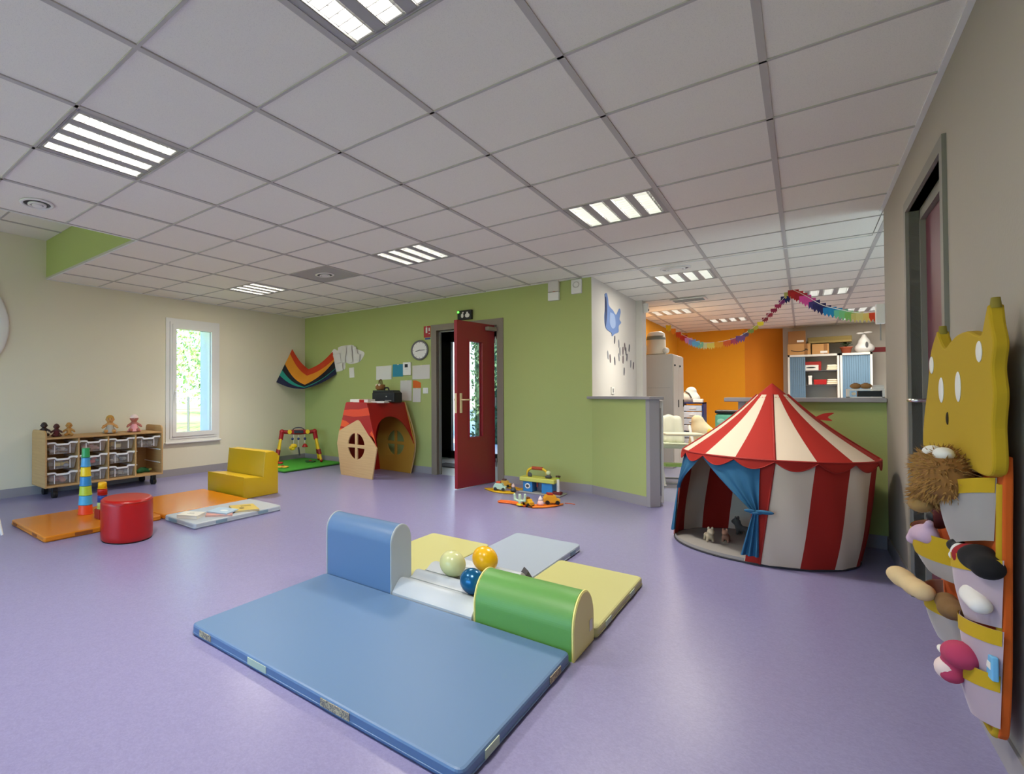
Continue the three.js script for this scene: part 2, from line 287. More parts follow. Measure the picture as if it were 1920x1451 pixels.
// ---------------------------------------------------------------- ceiling: tiles in a T-bar grid
const fixtures = [[1, 0], [1, 5], [1, 10], [0, 15], [1, 18], [3, 14], [4, 18], [4, 20], [-2, 0], [-2, 5], [-6, 5], [-2, -5], [-6, -5]];
const isFix = (j, i) => fixtures.some(f => f[0] === j && f[1] === i);
const holes = [[-4, 0, 0.089], [-4, 5, 0.089], [1, 9, 0.119]];   // tiles cut out for the round vents
const holeTile = r => { const q = shp([[-0.297, -0.297], [0.297, -0.297], [0.297, 0.297], [-0.297, 0.297]]), h = new THREE.Path(); h.absarc(0, 0, r, 0, Math.PI * 2, true); q.holes.push(h); return metreUV(ext(q, 0.014, 0, 24).rotateX(-Math.PI / 2), 1 / 0.3); };
const plates = [[-4, 5]];   // the metal tile with a round vent
{
  const c = structGroup('ceiling', 'suspended ceiling of pale mineral tiles in a grey grid', 'ceiling', [0, 0, 0]);
  const full = metreUV(box(0.594, 0.014, 0.594, 0, 0.007, 0), 1 / 0.3), rest = [];
  const inRecess = (x0, x1, z0, z1) => x1 <= gx(-4) + 0.01 && z0 >= gz(2) - 0.01 && z1 <= gz(-2) + 0.01;
  const zones = [[XL, XR, ZB, ZN], [-2.1, 2.4, ZF, ZB], [XR, 2.4, ZB, ZE]];
  const lay = (x0, x1, z0, z1, y, j, i) => {
    if (x1 - x0 < 0.012 || z1 - z0 < 0.012) return;
    const cx = (x0 + x1) / 2, cz = (z0 + z1) / 2, seen = cz < -0.5 && cz > -8.3 && -cx < 0.6 + -cz * 12;
    const whole = x1 - x0 > 0.599 && z1 - z0 > 0.599;
    const g = whole ? full : metreUV(box(x1 - x0 - 0.006, 0.014, z1 - z0 - 0.006, 0, 0.007, 0), 1 / 0.3);
    if (!seen) { rest.push(g.clone().translate(cx, y + 0.006, cz)); return; }
    const metal = plates.some(p => p[0] === j && p[1] === i), holed = y === HC && holes.find(p => p[0] === j && p[1] === i);
    part('ceiling_tile', holed ? holeTile(holed[2]) : g, metal ? M.lampPanel : M.tile, c).position.set(cx, y + 0.006 + rr(-0.0008, 0.0008), cz);
  };
  for (const [a, b, z0, z1] of zones) for (let j = -8; j < 10; j++) for (let i = -11; i < 23; i++) {
    const x0 = Math.max(a, gx(j)), x1 = Math.min(b, gx(j + 1)), w1 = Math.min(z1, gz(i)), w0 = Math.max(z0, gz(i + 1));
    if (x1 <= x0 || w1 <= w0 || isFix(j, i)) continue;
    if (a === XL && inRecess(x0, x1, w0, w1)) lay(x0, x1, w0, w1, HR, j, i); else lay(x0, x1, w0, w1, HC, j, i);
  }
  const st = part('far_tiles', rest, M.tile, c); st.userData.kind = 'stuff';
  // bars along z (wide) and along x (narrow); interrupted by the raised recess
  const seg = (g) => part('grid_bar', g, M.gridBar, c);
  for (let j = -7; j < 10; j++) {
    const x = gx(j); if (x < XL || x > 2.4) continue;
    if (x < XR) { if (x < gx(-4) - 0.1) { seg(bb(x - 0.013, x + 0.013, HC, HC + 0.02, ZB, gz(2))); seg(bb(x - 0.013, x + 0.013, HC, HC + 0.02, gz(-2), ZN)); seg(bb(x - 0.013, x + 0.013, HR, HR + 0.02, gz(2), gz(-2))); } else seg(bb(x - 0.013, x + 0.013, HC, HC + 0.02, x > -2.1 ? ZF : ZB, ZN)); }
    else seg(bb(x - 0.013, x + 0.013, HC, HC + 0.02, ZF, ZE));
  }
  for (let i = -10; i < 23; i++) {
    const z = gz(i); if (z > ZN || z < ZF) continue;
    const a = z > ZB ? XL : -2.1, b = z > ZE ? XR : 2.4, w = 0.008;
    if (z > gz(2) + 0.1 && z < gz(-2) - 0.1) { seg(bb(gx(-4), b, HC, HC + 0.02, z - w, z + w)); seg(bb(XL, gx(-4), HR, HR + 0.02, z - w, z + w)); }
    else seg(bb(a, b, HC, HC + 0.02, z - w, z + w));
  }
  // wall angles
  part('edge_trim', [bb(XL, XR, HC - 0.002, HC + 0.015, ZB, ZB + 0.02), bb(XL, XL + 0.02, HC - 0.002, HC + 0.015, ZB, gz(2)), bb(XR - 0.02, XR, HC - 0.002, HC + 0.015, ZE, ZN), bb(XL, gx(-4), HC - 0.004, HC + 0.016, gz(2) - 0.012, gz(2) + 0.004), bb(gx(-4) - 0.004, gx(-4) + 0.012, HC - 0.004, HC + 0.016, gz(2), gz(-2))], M.frameWhite, c, 'white edge angle');
  part('slab', [bb(gx(-4) + 0.01, 2.6, HC + 0.12, HC + 0.4, ZF - 0.2, ZN + 0.2), bb(XL - 0.3, gx(-4) + 0.01, HC + 0.12, HC + 0.4, ZB - 0.2, gz(2) - 0.01), bb(XL - 0.3, gx(-4) + 0.01, HC + 0.12, HC + 0.4, gz(-2) + 0.01, ZN + 0.2), bb(XL - 0.3, gx(-4) + 0.2, HR + 0.05, HR + 0.3, gz(2) - 0.2, gz(-2) + 0.2)], M.plenum, c);
  part('recess_side', [metreUV(bb(XL, gx(-4) + 0.1, HC + 0.012, HR + 0.03, gz(2) - 0.1, gz(2)))], M.green, c, 'green side of the raised ceiling recess');
  part('recess_side', [metreUV(bb(gx(-4), gx(-4) + 0.1, HC + 0.012, HR + 0.03, gz(2) - 0.1, gz(-2))), metreUV(bb(XL, gx(-4) + 0.1, HC + 0.012, HR + 0.03, gz(-2), gz(-2) + 0.1))], M.white, c, 'white side of the raised ceiling recess');
}

// ---------------------------------------------------------------- recessed louvre lights
const LAMP_I = 15, BEAM_I = 8;
{
  const where = ['nearest, cut by the top edge of the picture', 'right of centre, whole and blown out', 'just past the white side wall', 'leftmost of the far room by the orange wall', 'far room, centre, above the orange wall', 'far room, behind the paper garland peak', 'far room, right, above the bunting', 'farthest right above the cardboard boxes', 'left, showing its louvre cells', 'centre, above the green wall', 'farthest left near the green corner', 'behind the camera, left of the entrance', 'behind the camera, far left'];
  const panelG = merge([-0.272, -0.138, 0, 0.138, 0.272].map((x, k) => bb(x - (k % 4 ? 0.022 : 0.014), x + (k % 4 ? 0.022 : 0.014), 0, 0.006, -0.286, 0.286)).concat([bb(-0.286, 0.286, 0, 0.006, 0.274, 0.286), bb(-0.286, 0.286, 0, 0.006, -0.286, -0.274)]));
  const trayG = merge([bb(-0.288, 0.288, 0.07, 0.078, -0.288, 0.288), bb(-0.288, -0.282, 0, 0.07, -0.288, 0.288), bb(0.282, 0.288, 0, 0.07, -0.288, 0.288), bb(-0.288, 0.288, 0, 0.07, -0.288, -0.282), bb(-0.288, 0.288, 0, 0.07, 0.282, 0.288)]);
  const tubeG = new THREE.CylinderGeometry(0.008, 0.008, 0.53, 12).rotateX(Math.PI / 2);
  const blades = [];
  for (let k = 0; k <= 10; k++) { const z = -0.265 + k * 0.053, b = new THREE.ExtrudeGeometry(shp([[-0.0015, 0.002], [0.0015, 0.002], [0.009, 0.04], [-0.009, 0.04]]), { depth: 0.088, bevelEnabled: false }).rotateY(Math.PI / 2).translate(-0.044, 0, z); blades.push(b); }
  for (const s of [-1, 1]) blades.push(new THREE.BoxGeometry(0.002, 0.055, 0.55).rotateZ(s * -0.25).translate(s * 0.044, 0.026, 0));
  const louvG = merge(blades);
  const backG = bb(-0.046, 0.046, 0.06, 0.064, -0.27, 0.27);
  fixtures.forEach(([j, i], n) => {
    const x = (gx(j) + gx(j + 1)) / 2, z = (gz(i) + gz(i + 1)) / 2;
    const t = thing('ceiling_light', 'square four-tube louvre ceiling light, ' + where[n], 'ceiling light', [x, HC + 0.002, z], 0, 'recessed louvre ceiling lights');
    part('housing', trayG, M.louvre, t); part('panel', panelG, M.lampPanel, t);
    for (const s of [-0.205, -0.069, 0.069, 0.205]) {
      const r = part('reflector', backG, M.lamp, t); r.position.x = s;
      const l = part('louvre', louvG, M.louvre, t); l.position.x = s;
      const u = part('lamp_tube', tubeG, M.lamp, t); u.position.set(s, 0.05, 0);
    }
    const a = new THREE.RectAreaLight(0xfff8ea, LAMP_I, 0.54, 0.54);
    a.position.set(x, HC - 0.008, z); a.rotation.x = -Math.PI / 2; scene.add(a);
    const b = new THREE.SpotLight(0xfff8ea, BEAM_I, 0, 1.0, 0.75, 2);     // the louvres gather part of the light into a downward beam
    b.position.set(x, HC - 0.09, z); b.target.position.set(x, 0, z); b.castShadow = true; b.shadow.radius = 4; scene.add(b, b.target);
  });
}

// ---------------------------------------------------------------- round vents
function vent(x, y, z, label, r = 0.11) {
  const t = thing('ceiling_vent', label, 'air vent', [x, y, z]);
  part('ring', lathe([[r, 0.002], [r, -0.004], [r - 0.012, -0.008], [r - 0.022, -0.006], [r - 0.022, 0.003]], 40), M.whitePlastic, t);
  part('duct', lathe([[r - 0.022, 0], [r - 0.022, 0.1], [0, 0.1]], 40), M.duct, t, 'metal duct behind the vent');
  part('cone', lathe([[r - 0.05, -0.004], [r - 0.05, -0.012], [r - 0.062, -0.016], [r - 0.066, -0.006]], 36), M.whitePlastic, t);
  part('disc', cyl(r - 0.075, r - 0.078, 0.006, 0, -0.014, 0, 30), M.whitePlastic, t);
}
vent(-4.007, HC + 0.002, gz(0.5), 'round white ceiling vent by the green ceiling recess');
vent(-4.007, HC + 0.002, gz(5.5), 'round ceiling vent in a grey metal tile near the back');
vent(-1.007, HC + 0.002, gz(9.5), 'round ceiling vent right of the white side wall', 0.14);
{
  const t = thing('ceiling_diffuser', 'flat rectangular ceiling diffuser in front of the orange wall', 'air vent', [-1.2, HC - 0.014, -8.95]);
  part('frame', rbox(0.42, 0.014, 0.3, 0.004, 0, 0.007, 0), M.whitePlastic, t); for (let k = 0; k < 5; k++) part('slat', box(0.36, 0.006, 0.012, 0, -0.002, -0.1 + k * 0.05), M.grey, t);
}

// ---------------------------------------------------------------- window
{
  const t = structGroup('window_1', 'tall narrow white window with a view of trees', 'window', [XL, 0, 0]);
  const fr = (n, a, b, c, d, w, x0, x1, m = M.frameWhite) => part(n, merge([bb(x0, x1, a, a + w, c, d), bb(x0, x1, b - w, b, c, d), bb(x0, x1, a + w, b - w, c, c + w), bb(x0, x1, a + w, b - w, d - w, d)]), m, t);
  fr('casing', 0.475, 2.245, -4.59, -3.695, 0.055, 0.0, 0.014);
  fr('outer_frame', wy0 - 0.005, wy1 + 0.005, wz0 - 0.005, wz1 + 0.005, 0.035, -0.07, 0.022);
  fr('sash', wy0 + 0.03, wy1 - 0.03, wz0 + 0.03, wz1 - 0.03, 0.06, -0.06, 0.034);
  part('pane', bb(-0.03, -0.024, wy0 + 0.085, wy1 - 0.085, wz0 + 0.085, wz1 - 0.085), M.glass, t);
  part('gasket', (() => { const a = wy0 + 0.085, b = wy1 - 0.085, c = wz0 + 0.085, d = wz1 - 0.085, w = 0.006; return merge([bb(-0.02, -0.004, a, a + w, c, d), bb(-0.02, -0.004, b - w, b, c, d), bb(-0.02, -0.004, a, b, c, c + w), bb(-0.02, -0.004, a, b, d - w, d)]); })(), M.darkGrey, t);
  const h = part('handle', rbox(0.012, 0.07, 0.026, 0.004, 0.04, 1.2, wz1 - 0.06), M.whitePlastic, t);
  part('lever', tube([[0.05, 1.2, wz1 - 0.06], [0.068, 1.2, wz1 - 0.06], [0.07, 1.18, wz1 - 0.06], [0.07, 1.09, wz1 - 0.06]], 0.008), M.whitePlastic, h);
  part('sill', rbox(0.05, 0.022, 0.93, 0.006, 0.02, 0.472, -4.142), M.frameWhite, t);
}

// ---------------------------------------------------------------- the red door, open into the room
{
  const t = structGroup('door_1', 'open red door with a tall narrow glass panel', 'door', [0, 0, 0]);
  const f0 = dx0, f1 = dx1, w = 0.085;
  part('frame', [bb(f0 - w, f0, 0, dy1 + w, ZB - 0.11, ZB + 0.02), bb(f1, f1 + w, 0, dy1 + w, ZB - 0.11, ZB + 0.02), bb(f0, f1, dy1, dy1 + w, ZB - 0.11, ZB + 0.02)].map(g => g), M.doorFrame, t, 'taupe painted door frame');
  part('stop', [bb(f0, f0 + 0.02, 0, dy1, ZB - 0.09, ZB - 0.05), bb(f1 - 0.02, f1, 0, dy1, ZB - 0.09, ZB - 0.05), bb(f0, f1, dy1 - 0.02, dy1, ZB - 0.09, ZB - 0.05)], M.jamb, t);
  const leaf = new THREE.Group(); leaf.name = 'leaf'; leaf.position.set(-2.975, 0.008, ZB + 0.035); leaf.rotation.y = -Math.atan2(0.1, 0.80); t.add(leaf);
  // local: leaf runs along +z from hinge, thickness along x
  const LW = 0.815, LH = 2.055, T = 0.042, g0 = 0.27, g1 = 0.575, y0 = 0.6, y1 = 1.82;
  part('door_panel', [bb(-T, 0, 0, LH, 0, g0), bb(-T, 0, 0, LH, g1, LW), bb(-T, 0, 0, y0, g0, g1), bb(-T, 0, y1, LH, g0, g1)], M.doorRed, leaf);
  part('glazing_bead', [-T - 0.006, -0.004].flatMap(x => [bb(x, x + 0.01, y0 - 0.015, y0 + 0.012, g0 - 0.015, g1 + 0.015), bb(x, x + 0.01, y1 - 0.012, y1 + 0.015, g0 - 0.015, g1 + 0.015), bb(x, x + 0.01, y0, y1, g0 - 0.015, g0 + 0.012), bb(x, x + 0.01, y0, y1, g1 - 0.012, g1 + 0.015)]), M.doorRed, leaf);
  part('door_pane', bb(-T / 2 - 0.003, -T / 2 + 0.003, y0, y1, g0, g1), M.glass, leaf);
  part('plate', [rbox(0.008, 0.24, 0.045, 0.003, 0.004, 1.04, LW - 0.07), rbox(0.008, 0.24, 0.045, 0.003, -T - 0.004, 1.04, LW - 0.07)], M.brass, leaf, 'pale metal handle plate');
  part('handle', [tube([[0.01, 1.08, LW - 0.07], [0.05, 1.08, LW - 0.07], [0.058, 1.08, LW - 0.085], [0.058, 1.08, LW - 0.19]], 0.01), tube([[-T - 0.01, 1.08, LW - 0.07], [-T - 0.05, 1.08, LW - 0.07], [-T - 0.058, 1.08, LW - 0.085], [-T - 0.058, 1.08, LW - 0.19]], 0.01)], M.brass, leaf);
  part('lock_edge', bb(-T + 0.008, -0.008, 0.92, 1.16, LW, LW + 0.003), M.brass, leaf);
  for (const y of [0.25, 1.05, 1.85]) part('hinge', cyl(0.009, 0.009, 0.11, 0.012, y, -0.006, 10), M.steel, leaf);
  const cl = part('door_closer', rbox(0.05, 0.05, 0.2, 0.008, 0.027, LH - 0.06, 0.12), M.doorFrame, leaf); void cl;
}
// exterior door of the corridor
{
  const t = structGroup('door_2', 'black framed glass door to the outside, beyond the red door', 'door', [0, 0, -8.34]);
  const a = -5.02, b = -3.2;
  part('frame', [bb(a, a + 0.33, 0, 2.42, -0.05, 0.03), bb(a, b, 2.1, 2.42, -0.05, 0.03), bb(a, b, 0, 0.13, -0.05, 0.03), bb(b - 0.12, b, 0, 2.42, -0.05, 0.03), bb(-4.0, -3.9, 0, 2.42, -0.05, 0.03)], M.blackFrame, t);
  part('door_pane', [bb(a + 0.33, -4.0, 0.13, 2.1, -0.014, -0.006)], M.glass, t); part('door_pane', [bb(-3.9, b - 0.12, 0.13, 2.1, -0.014, -0.006)], M.glass, t);
  part('handle', tube([[-4.48, 1.0, 0.03], [-4.48, 1.0, 0.09], [-4.48, 1.04, 0.1], [-4.48, 1.5, 0.1], [-4.48, 1.54, 0.09], [-4.48, 1.54, 0.03]], 0.016), M.black, t);
}
{
  const d = thing('door_mat', 'dark mat on the pale corridor floor', 'mat', [-4.05, 0, -7.4]);
  part('pile', rbox(0.7, 0.012, 0.4, 0.005, 0, 0.006, 0), M.darkGrey, d); part('border', [bb(-0.36, 0.36, 0, 0.006, 0.2, 0.215), bb(-0.36, 0.36, 0, 0.006, -0.215, -0.2)], M.black, d);
}
// ---------------------------------------------------------------- the purple door in the right wall
{
  const t = structGroup('door_3', 'closed purple door in a deep grey frame on the right wall', 'door', [XR, 0, 0]);
  const w = 0.06;
  part('frame', [bb(-0.014, 0.16, 0, ry1 + w, rz1, rz1 + w), bb(-0.014, 0.16, 0, ry1 + w, rz0 - w, rz0), bb(-0.014, 0.16, ry1, ry1 + w, rz0, rz1)], M.jamb, t, 'dark grey door frame');
  part('stop', [bb(0.04, 0.07, 0, ry1, rz0, rz0 + 0.02), bb(0.04, 0.07, 0, ry1, rz1 - 0.02, rz1), bb(0.04, 0.07, ry1 - 0.06, ry1, rz0, rz1)], M.jamb, t);
  part('leaf', bb(0.062, 0.11, 0.008, ry1 - 0.03, rz0 + 0.01, rz1 - 0.01), M.doorPurple, t);
  part('plate', rbox(0.012, 0.23, 0.045, 0.004, 0.056, 1.06, rz0 + 0.12), M.cream, t, 'cream handle plate');
  part('handle', tube([[0.055, 1.12, rz0 + 0.12], [0.0, 1.12, rz0 + 0.12], [-0.01, 1.12, rz0 + 0.105], [-0.01, 1.12, rz0 + 0.0]], 0.011), M.chrome, t);
}

// ---------------------------------------------------------------- outdoors, seen through the windows
{
  struct('ground', [bb(-70, XL - WT, -0.4, -0.15, -70, 60), bb(XL - WT, 40, -0.4, -0.15, ZN + 0.2, 60)], M.grass, 'sunlit lawn outside the window', 'lawn');
  struct('terrace', bb(-9, 4, -0.35, -0.1, -60, -8.5), M.outerWall, 'pale terrace outside the corridor door', 'terrace');
  const leaf = (s) => { const g = new THREE.BufferGeometry(); g.setAttribute('position', new THREE.Float32BufferAttribute([0, -s, 0, s * 0.55, 0, s * 0.12, 0, s, 0, -s * 0.55, 0, s * 0.12], 3)); g.setIndex([0, 1, 2, 0, 2, 3]); g.setAttribute('uv', new THREE.Float32BufferAttribute([0, 0, 1, 0, 1, 1, 0, 1], 2)); g.computeVertexNormals(); return g.toNonIndexed(); };
  function tree(name, label, x, z, h, rx, ry, n, s, y0 = -0.15) {
    const t = thing(name, label, 'tree', [x, y0, z], 0, 'trees outside the window');
    part('trunk', [bar([0, 0, 0], [0.1, h * 0.75, 0.05], rx * 0.07), bar([0, h * 0.4, 0], [rx * 0.5, h * 0.85, 0.2], rx * 0.035), bar([0, h * 0.45, 0], [-rx * 0.4, h * 0.8, -0.3], rx * 0.035)], M.bark, t);
    for (const [m, share] of [[M.leafA, 0.5], [M.leafB, 0.5]]) {
      const L = [], e = new THREE.Euler(), q = new THREE.Quaternion(), mm = new THREE.Matrix4(), g = leaf(s);
      for (let k = 0; k < n * share; k++) {
        const a = rnd() * 6.283, u = rr(-1, 1), d = Math.pow(rnd(), 0.4), c = Math.sqrt(1 - u * u) * d, lump = 1 + 0.18 * Math.sin(a * 3 + u * 5);
        q.setFromEuler(e.set(rr(-1, 1) * 1.5, rnd() * 6.28, rr(-1, 1)));
        L.push(g.clone().applyMatrix4(mm.compose(V(Math.cos(a) * c * rx * lump, h + u * d * ry, Math.sin(a) * c * rx * lump), q, V(1, 1, 1).multiplyScalar(rr(0.6, 1.3)))));
      }
      const p = part('foliage', L, m, t); p.userData.kind = 'stuff';
    }
  }
  tree('broadleaf_tree', 'large leafy tree filling the window view', -14.5, -11.4, 3.8, 4.2, 3.3, 9000, 0.085);
  tree('broadleaf_tree', 'dark tree farther off behind the leafy tree', -27, -20.5, 4.0, 5.0, 3.8, 3600, 0.2);
  tree('broadleaf_tree', 'distant tree low on the right of the window view', -36, -30, 3.2, 3.0, 2.8, 1800, 0.22);
  struct('garden_wall', bb(-16, -7.08, -0.15, 4.5, -14.3, -14), M.outerWall, 'pale garden wall beyond the glass corridor door', 'wall');
  const hd = thing('garden_hedge', 'dark hedge outside, seen through the glass of the red door', 'hedge', [-5.28, -0.15, -12.5]);
  part('core', rbox(1.9, 2.9, 0.8, 0.2, 0, 1.45, 0), mat(0x3f5c3e, 0.95), hd);
  { const L = [], g = leaf(0.06), q = new THREE.Quaternion(), e = new THREE.Euler(), mm = new THREE.Matrix4(); for (let k = 0; k < 1800; k++) { q.setFromEuler(e.set(rr(-1, 1), rnd() * 6.28, rr(-1, 1))); L.push(g.clone().applyMatrix4(mm.compose(V(rr(-0.97, 0.97), rr(0.05, 2.95), rr(0.38, 0.46)), q, V(1, 1, 1)))); } part('foliage', L, mat(0x3f5c3e, 0.8, { side: THREE.DoubleSide }), hd).userData.kind = 'stuff'; }
  const f = thing('wire_fence', 'thin wire fence with a dark post outside the window', 'fence', [-11, -0.15, 0]);
  for (const z of [-12, -9.4, -6.8, -4.2, -1.6]) part('post', cyl(0.03, 0.03, 1.25, 0, 0.625, z, 10), M.wire, f);
  for (const y of [0.25, 0.6, 0.95, 1.2]) part('wire', bar([0, y, -12], [0, y, -1.6], 0.006, 6), M.wire, f);
}

// ================================================================ OBJECTS
// ---------------------------------------------------------------- soft-play mats and shapes
function floorMat(name, label, group, x0, x1, z0, z1, h, m, tapes) {
  const w = x1 - x0, d = z1 - z0, t = thing(name, label, 'play mat', [(x0 + x1) / 2, 0, (z0 + z1) / 2], 0, group);
  const r = 0.035, s = new THREE.Shape(), a = w / 2, b = d / 2;
  s.moveTo(-a + r, -b); s.lineTo(a - r, -b); s.quadraticCurveTo(a, -b, a, -b + r); s.lineTo(a, b - r); s.quadraticCurveTo(a, b, a - r, b); s.lineTo(-a + r, b); s.quadraticCurveTo(-a, b, -a, b - r); s.lineTo(-a, -b + r); s.quadraticCurveTo(-a, -b, -a + r, -b);
  part('cover', ext(s, h, 0.01, 6).rotateX(-Math.PI / 2), m, t);
  part('seam', new THREE.ExtrudeGeometry(s, { depth: 0.004, bevelEnabled: true, bevelSize: 0.0025, bevelThickness: 0.001, bevelSegments: 1, curveSegments: 6 }).rotateX(-Math.PI / 2).translate(0, 0.012, 0), m, t);
  for (const [side, u, len, tm] of tapes || []) {     // hook tape patches on the edges
    const g = side === 'z' ? box(len, h * 0.55, 0.003, u, h * 0.55, b + 0.002) : box(0.003, h * 0.55, len, a + 0.002, h * 0.55, u);
    part('tape_patch', metreUV(g, 8), tm, t, tm === M.tapeSpeck ? 'worn speckled fastening tape' : 'plain fastening tape');
  }
  return t;
}
floorMat('play_mat', 'large blue vinyl mat in the foreground', 'soft play set', -2.19, -0.745, -2.325, -1.37, 0.052, M.vinBlue, [['z', -0.6, 0.09, M.tapeSpeck], ['z', -0.22, 0.12, M.tapePale], ['z', 0.22, 0.14, M.tapeSpeck], ['x', 0.28, 0.1, M.tapePale], ['x', -0.29, 0.12, M.tapeSpeck]]);
floorMat('play_mat', 'pale yellow mat behind the blue arch block', 'soft play set', -2.19, -1.705, -3.58, -2.54, 0.05, M.vinYellow);
floorMat('play_mat', 'pale grey-blue mat at the back of the soft play set', 'soft play set', -1.7, -1.215, -4.04, -3.075, 0.05, M.vinGrey, [['x', -0.3, 0.1, M.tapeSlate], ['x', 0.1, 0.1, M.tapeSlate]]);
floorMat('play_mat', 'pale yellow mat beside the green arch block', 'soft play set', -1.21, -0.725, -3.575, -2.635, 0.05, M.vinYellow, [['x', 0.28, 0.1, M.tapePale], ['x', -0.2, 0.1, M.tapePale]]);
floorMat('play_mat', 'orange mat under the stacking cup towers', 'mats by the low shelf', -5.2, -4.36, -2.42, -1.42, 0.045, M.vinOrange, [['x', 0.2, 0.14, M.tapeBrown], ['x', -0.3, 0.12, M.tapeBrown], ['z', -0.3, 0.1, M.tapeBrown], ['z', 0.2, 0.1, M.tapeBrown]]);
floorMat('play_mat', 'orange mat in front of the yellow foam chair', 'mats by the low shelf', -5.22, -4.36, -3.43, -2.44, 0.045, M.vinOrange);
floorMat('play_mat', 'pale grey mat with books on it', 'mats by the low shelf', -4.335, -3.835, -3.43, -2.43, 0.05, M.vinWhite, [['x', 0.22, 0.12, M.tapeSlate], ['x', -0.26, 0.12, M.tapeSlate], ['z', -0.1, 0.14, M.tapeSlate]]);

function archBlock(label, x0, x1, z0, z1, h, body, cap) {
  const d = z1 - z0, r = d / 2, t = thing('arch_block', label, 'foam block', [x0, 0, (z0 + z1) / 2]), L = x1 - x0, k = 0.012;
  const s = new THREE.Shape(); s.moveTo(-r, 0); s.lineTo(-r, h - r); s.absarc(0, h - r, r, Math.PI, 0, true); s.lineTo(r, 0); s.closePath();
  part('cover', ext(s, L - 2 * k, 0, 24).rotateY(Math.PI / 2).translate(k, 0, 0), body, t);
  for (const [x, n] of [[0, 0], [L - k, 1]]) part('end_cap', ext(s, k, 0.004, 24).rotateY(Math.PI / 2).translate(x, 0, 0), cap, t, n ? 'paler end cap' : undefined);
  const pts = []; for (let i = 0; i <= 20; i++) { const a = Math.PI * (1 - i / 20); pts.push([Math.cos(a) * r, h - r + Math.sin(a) * r]); }
  const pipe = x => tube([[x, 0.01, r], ...pts.slice().reverse().map(p => [x, p[1], p[0]]), [x, 0.01, -r]], 0.004, 60, 6);
  part('piping', [pipe(0.006), pipe(L - 0.006)], cap, t);
  return t;
}
archBlock('tall blue arch block with pale end on the mat edge', -2.19, -1.69, -2.525, -2.33, 0.415, M.vinBlueD, M.vinPale);
const ga = archBlock('long green arch block with yellow end', -1.205, -0.735, -2.625, -2.34, 0.265, M.vinGreen, M.capYellow);
part('label_patch', box(0.002, 0.05, 0.04, 0.472, 0.09, -0.09), M.whitePaper, ga, 'small white label');
{ // wavy white middle piece
  const t = thing('wave_block', 'white wavy foam path between the arch blocks', 'foam block', [-1.69, 0, -2.33]);
  const prof = [[0, 0.0], [0, 0.062], [0.02, 0.08], [0.06, 0.112], [0.1, 0.12], [0.15, 0.1], [0.19, 0.101], [0.235, 0.124], [0.27, 0.122], [0.315, 0.1], [0.355, 0.101], [0.41, 0.124], [0.46, 0.122], [0.52, 0.1], [0.56, 0.101], [0.61, 0.12], [0.65, 0.11], [0.7, 0.07], [0.735, 0.05], [0.735, 0]];
  const s = new THREE.Shape(); s.moveTo(0, 0); s.lineTo(0, 0.06); s.splineThru(prof.slice(2, -1).map(p => new THREE.Vector2(...p))); s.lineTo(0.735, 0); s.closePath();
  part('cover', toCreasedNormals(ext(s, 0.48, 0.006, 40), 0.6).rotateY(Math.PI / 2).translate(0, 0, 0), M.vinWhite, t);
  const seam = (u, y) => bar([0.005, y, -u], [0.475, y, -u], 0.0025, 6);
  part('seam', [seam(0.17, 0.1), seam(0.335, 0.1), seam(0.54, 0.1)], M.vinPale, t);
}
const ball = (label, x, y, z, r, m) => { const t = thing('ball', label, 'ball', [x, y, z], rnd(), 'three play balls'); part('shell', sph(r, 0, 0, 0, 40), m, t); part('valve', cyl(0.006, 0.006, 0.004, 0, r - 0.001, 0, 12), m, t); };
ball('pale yellow-green ball on the white wavy path', -1.5, 0.178, -2.665, 0.074, phys(0xc8ca92, 0.25));
ball('golden yellow ball behind the green arch block', -1.4, 0.178, -2.87, 0.074, phys(0xecb40c, 0.25));
ball('dark teal-blue ball touching the green arch block', -1.288, 0.172, -2.5, 0.068, phys(0x0d5a86, 0.2, { metalness: 0.35 }));
solo('foam_wedge', 'small dark grey foam corner behind the green arch block', 'foam block', ext(shp([[0, 0], [0.06, 0], [0.03, 0.05]]), 0.08, 0.004).rotateY(0.7), M.darkGrey, [-1.29, 0.052, -3.1]);

// ---------------------------------------------------------------- red drum stool
{
  const t = thing('drum_stool', 'glossy red round foam stool on the violet floor', 'stool', [-4.03, 0, -1.93]);
  part('cover', lathe([[0, 0.004], [0.185, 0.004], [0.196, 0.014], [0.199, 0.05], [0.2, 0.29], [0.197, 0.315], [0.185, 0.328], [0.17, 0.332], [0, 0.335]], 64), M.redSoft, t);
  part('seam', new THREE.TorusGeometry(0.197, 0.003, 8, 64).rotateX(Math.PI / 2).translate(0, 0.314, 0), M.red, t);
  part('base', cyl(0.19, 0.19, 0.006, 0, 0.003, 0, 48), M.black, t);
  part('flap', ext(spl([[-0.05, 0], [-0.02, -0.012], [0, -0.016], [0.02, -0.012], [0.05, 0], [0, 0.004]]), 0.004, 0.001).rotateY(0.75).translate(0.138, 0.312, 0.143), M.redSoft, t);
}
